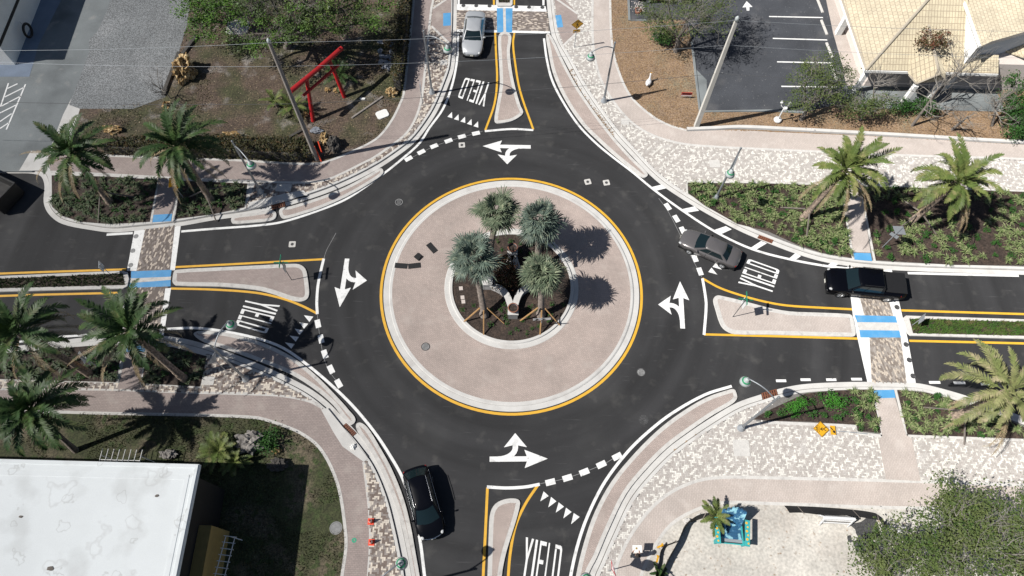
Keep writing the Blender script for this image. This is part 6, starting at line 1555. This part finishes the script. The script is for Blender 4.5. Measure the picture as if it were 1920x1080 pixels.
# ------------------------------------------------------------------ south-east lot
ch = g(1364,996,GZ); 
t = thing('giant_chair', 'oversized turquoise garden chair with blue painted slats on the white sand', 'chair', ch, radians(-4))
sc = 1.0
def cb(name, c, d, m, rx=0, rz=0, parent=None):
    b = MB(); b.box((0,0,0), d, M=Matrix.Rotation(rz,3,'Z') @ Matrix.Rotation(rx,3,'X')); 
    for i, v in enumerate(b.v): b.v[i] = (v[0]+c[0], v[1]+c[1], v[2]+c[2])
    return b.build(name, MT[m], parent or t)
hgts = [1.45,1.62,1.72,1.72,1.62,1.45]
for k in range(6):
    x = -.62+k*.248; L = hgts[k]; a = radians(-28)
    b = MB(); b.box((0,0,L/2), (.232,.06,L)); b.lathe([(.116,-.03),(.116,.03)], (0,0,L), 14, M=Matrix.Rotation(pi/2,3,'X'))
    R_ = Matrix.Rotation(a, 3, 'X'); b.v = [tuple(R_ @ Vector(v) + Vector((x,.30,.42))) for v in b.v]; b.build('back_slat', MT['seablue'], t)
for k in range(5): cb('seat_slat', (0,-.62+k*.2,.58-.05*k), (1.5,.18,.05), 'galv' if k < 1 else 'seablue', radians(-10))
for s in (-1,1):
    cb('arm', (s*.92,-.15,1.02), (.30,1.55,.06), 'turq', 0, s*-.06); cb('front_leg', (s*.84,-.72,.5), (.10,.26,1.0), 'turq'); cb('rear_leg', (s*.84,.62,.45), (.10,.2,.92), 'turq', radians(-18)); cb('side_rail', (s*.76,.0,.40), (.09,1.6,.2), 'turq', radians(-10))
    q = MB()
    for k in range(6): q.lathe([(0,.008),(.055+.02*(k % 2),.006),(.06+.02*(k % 2),0)], (s*.92+.03*(-1)**k, -.75+k*.24, 1.052), 10, 0, False)
    q.build('arm_dots', MT['yellow'], t)
cb('front_board', (0,-.78,.52), (1.6,.07,.26), 'turq', radians(12)); cb('back_brace', (0,.62,.95), (1.5,.06,.16), 'turq')
# silt fences
def silt(px, h, label, posts=(), lean=.12):
    w = G(px, GZ); t = thing('silt_fence', label, 'fence', w[0]); p = smooth([v-w[0] for v in w], 6)
    b = MB(); lo = [v.copy() for v in p]; hi = []
    for i, v in enumerate(p):
        d = (p[min(i+1,len(p)-1)]-p[max(i-1,0)]).normalized(); nn = Vector((-d.y,d.x,0)); hi.append(v+nn*(lean+.03*sin(i*.7))+Vector((0,0,h*(1+.05*sin(i*.6)))))
    md = [ (a+c)/2+Vector((0,0,.02)) + Vector((.025*sin(i*.9),.025*cos(i*.8),0)) for i, (a, c) in enumerate(zip(lo,hi))]
    b.strip(lo, md); b.strip(md, hi)
    off = Vector((.012,.012,0)); b.strip([v+off for v in md], [v+off for v in lo]); b.strip([v+off for v in hi], [v+off for v in md]); b.build('fabric', MT['silt'], t)
    for u in posts:
        i = int(u*(len(p)-1)); bb = MB(); bb.tube([p[i], p[i]+(hi[i]-p[i])*1.12], .03, 5); bb.build('stake', MT['bark'], t)
silt([(1222,1120),(1238,1082),(1258,1044),(1278,1003),(1291,983),(1312,974),(1330,969)], .95, 'black silt fence bending past the bright green palm by the white sand', (0,.3,.62,.9), .2)
silt([(1226,1110),(1234,1060),(1243,1030),(1266,1018)], .45, 'thin black silt fence strip beside the sidewalk with yellow tape', (0,.5,1), .1)
silt([(1470,948),(1520,950),(1590,955),(1640,962),(1650,970),(1662,985)], .75, 'black silt fence along the lower right sidewalk beside the white barricade', (.1,.45,.72,1), -.55)
for px, py, a, lab in ((1238,1024,.4,'yellow tape scrap tied at the end of the thin silt fence'),(1233,1048,1.2,'yellow tape scrap on the thin silt fence near the picture bottom')):
    b = MB(); b.box((0,0,.0), (.42,.10,.05)); b.box((.12,.04,.03), (.2,.1,.04), rz=.6); o = b.build('caution_tape', MT['sign_yellow'], None, None, g(px,py,.55)); o.rotation_euler = (.2,.1,a); tag(o, lab, 'tape')
t = thing('barricade', 'white folding barricade standing on the sand by the black fence', 'barricade', g(1561,976,GZ), -.03)
for s in (-1,1):
    for z in (.75,.38): b = MB(); b.box((0, s*(.30-.26*z), z), (1.95,.05,.24)); b.build('board', MT['hdpe'], t)
    for x in (-.9,.9): b = MB(); b.tube([(x,s*.34,0),(x,s*.06,1.0)], .045, 4, 0, False); b.build('leg', MT['hdpe'], t)
b = MB(); b.box((0,0,1.0), (2.0,.16,.06)); b.build('top_board', MT['hdpe'], t)
A_ = MB(); A_.slab(smooth(G([(1590,988),(1615,978),(1636,966),(1646,985),(1650,1020),(1625,1034),(1597,1030)], GZ), 4, True), .13, .136); A_.build('bare_patch', MT['iron'], None, 'structure')
t = thing('marker_post', 'white leaning marker post between the fence end and the oak', 'marker', g(1682,998,GZ)); b = MB(); b.tube([(0,0,0),(-.25,.1,1.5)], .05, 6); b.build('tube', MT['white'], t)
b = MB(); b.box((-.26,.12,1.25), (.12,.05,.6), rz=.4); b.build('reflector', MT['white_gloss'], t)
# cones
for px, py, lab in ((695.5,978,'orange traffic cone on the lower sidewalk border, upper of two'),(696.5,1017,'orange traffic cone on the lower sidewalk border, nearer the lamp')):
    t = thing('traffic_cone', lab, 'traffic cone', g(px,py,.147)); b = MB(); b.slab([Vector((x,y,0)) for x, y in ((-.19,-.19),(.19,-.19),(.19,.19),(-.19,.19))], 0, .04); b.build('base', MT['orange'], t)
    b = MB(); b.lathe([(.15,.04),(.035,.70),(.0,.71)], (0,0,0), 16); cn = b.build('cone', MT['orange'], t)
    b = MB(); b.lathe([(.105,.32),(.078,.47)], (0,0,0), 16); b.build('reflective_band', MT['hdpe'], cn)
b = MB(); rr_ = [Vector((.10*cos(2*pi*k/18), .10*sin(2*pi*k/18), 0)) for k in range(18)]; b.ribbon(rr_, .10, .0045, 0, True); o = b.build('paint_ring', MT['sign_green'], None, 'structure', g(664,1013,.139))
b = MB()
rl = random.Random(9)
lw = smooth(G([(1070,132),(1082,165),(1100,190),(1120,215),(1135,235),(1147,252)], .02), 6) + smooth(G([(1270,850),(1290,835),(1305,823)], .02), 5)
for k in range(420):
    p_ = rl.choice(lw) + Vector((rl.gauss(0,.13), rl.gauss(0,.13), rl.uniform(0,.03))); a = rl.uniform(0,6.3); u = Vector((cos(a),sin(a),0))*.07; v = Vector((-sin(a),cos(a),0))*.035
    b.add([p_-u, p_+v, p_+u, p_-v], [(0,1,2,3)])
b.build('gutter_leaves', MT['dry_leaf'], None, 'stuff')

# ------------------------------------------------------------------ person on the lower sidewalk
def person(base, rz, label):
    t = thing('person', label, 'person', base, rz)
    J = {'pel':(0,0,.96,.15),'sp':(0,0,1.15,.145),'ch':(.01,0,1.34,.155),'nk':(.02,0,1.50,.062),'hd0':(.03,0,1.58,.085),'hd1':(.04,0,1.68,.105),'hd2':(.03,0,1.77,.075),
         'hL':(0,.10,.90,.105),'kL':(.03,.11,.50,.07),'aL':(-.01,.12,.09,.048),'fL':(.16,.13,.05,.04),
         'hR':(0,-.10,.90,.105),'kR':(.05,-.11,.50,.07),'aR':(.03,-.12,.09,.048),'fR':(.20,-.13,.05,.04),
         'sL':(.01,.19,1.41,.075),'eL':(.06,.26,1.13,.05),'wL':(.28,.18,1.10,.034),'mL':(.35,.15,1.11,.036),
         'sR':(.01,-.19,1.41,.075),'eR':(.06,-.26,1.13,.05),'wR':(.27,-.17,1.12,.034),'mR':(.34,-.14,1.13,.036)}
    Ed = [('pel','sp'),('sp','ch'),('ch','nk'),('nk','hd0'),('hd0','hd1'),('hd1','hd2'),('pel','hL'),('hL','kL'),('kL','aL'),('aL','fL'),('pel','hR'),('hR','kR'),('kR','aR'),('aR','fR'),('ch','sL'),('sL','eL'),('eL','wL'),('wL','mL'),('ch','sR'),('sR','eR'),('eR','wR'),('wR','mR')]
    for s, h in (('L', 1), ('R', -1)):
        mx, my, mz, _ = J['m'+s]
        for k in range(4):
            J['f%s%d' % (s,k)] = (mx+.05, my-h*.03+h*.02*k, mz-.005*k, .010); J['g%s%d' % (s,k)] = (mx+.085-.008*abs(k-1), my-h*.03+h*.02*k, mz-.025, .008)
            Ed += [('m'+s, 'f%s%d' % (s,k)), ('f%s%d' % (s,k), 'g%s%d' % (s,k))]
        J['t'+s] = (mx+.03, my-h*.045, mz+.02, .010); Ed.append(('m'+s, 't'+s))
    ks = list(J); me = bpy.data.meshes.new('body'); me.from_pydata([J[k][:3] for k in ks], [(ks.index(a), ks.index(c)) for a, c in Ed], [])
    o = bpy.data.objects.new('body', me); C.objects.link(o); sk = o.modifiers.new('skin', 'SKIN'); sk.use_smooth_shade = True; ss = o.modifiers.new('sub', 'SUBSURF'); ss.levels = ss.render_levels = 2
    if not me.skin_vertices: me.attributes and None
    bm = bmesh.new(); bm.from_mesh(me); ly = bm.verts.layers.skin.verify(); bm.verts.ensure_lookup_table()
    for i, k in enumerate(ks): bm.verts[i][ly].radius = (J[k][3],)*2; bm.verts[i][ly].use_root = (k == 'pel')
    bm.to_mesh(me); bm.free()
    dg = bpy.context.evaluated_depsgraph_get(); dg.update(); nm = bpy.data.meshes.new_from_object(o.evaluated_get(dg)); o.modifiers.clear(); o.data = nm; nm.name = 'body'
    nm.materials.clear()
    for m in ('skin','shirt','trouser','black'): nm.materials.append(MT[m])
    for f in nm.polygons:
        c = f.center; f.use_smooth = True
        f.material_index = 3 if c.z < .11 else 2 if c.z < .97 and c.x < .22 and abs(c.y) < .24 else 1 if c.z < 1.50 and c.x < .17 else 0
    o.parent = t
    b = MB(); b.blob((.0,0,1.715), .118, 0, 4, .12, 2.5, 3, (1.0,.92,.98)); b.build('hair', MT['hair'], t)
    b = MB(); b.tube([(.135,0,1.67),(.165,0,1.645)], [.012,.020], 6)
    b.build('nose', MT['skin'], t)
    for s in (-1,1):
        b = MB(); b.blob((.132,s*.035,1.685), .014, 0, 1, 0, 1, 2); b.build('eye', MT['black'], t)
        b = MB(); b.blob((.03,s*.105,1.665), .028, 0, 1, 0, 1, 2, (.6,.4,1)); b.build('ear', MT['skin'], t)
    b = MB(); b.tube([(.132,-.025,1.615),(.138,0,1.612),(.132,.025,1.615)], .007, 5); b.build('mouth', MT['tail'], t)
    return t
pb_ = g(1186,1046,.14); person(pb_, radians(75), 'person in dark clothes standing on the lower sidewalk holding a white sheet')
hv = Matrix.Rotation(radians(75), 3, 'Z') @ Vector((.44,.0,1.14)) + pb_
b = MB(); b.box((0,0,0), (.42,.56,.012)); b.box((0.03,.04,.011), (.12,.12,.006), 1); o = b.build('paper_sheet', [MT['paper'], MT['ochre']], None, None, hv); o.rotation_euler = (0,-.25,radians(75)+.3); tag(o, 'white sheet of paper held by the person in dark clothes', 'paper')
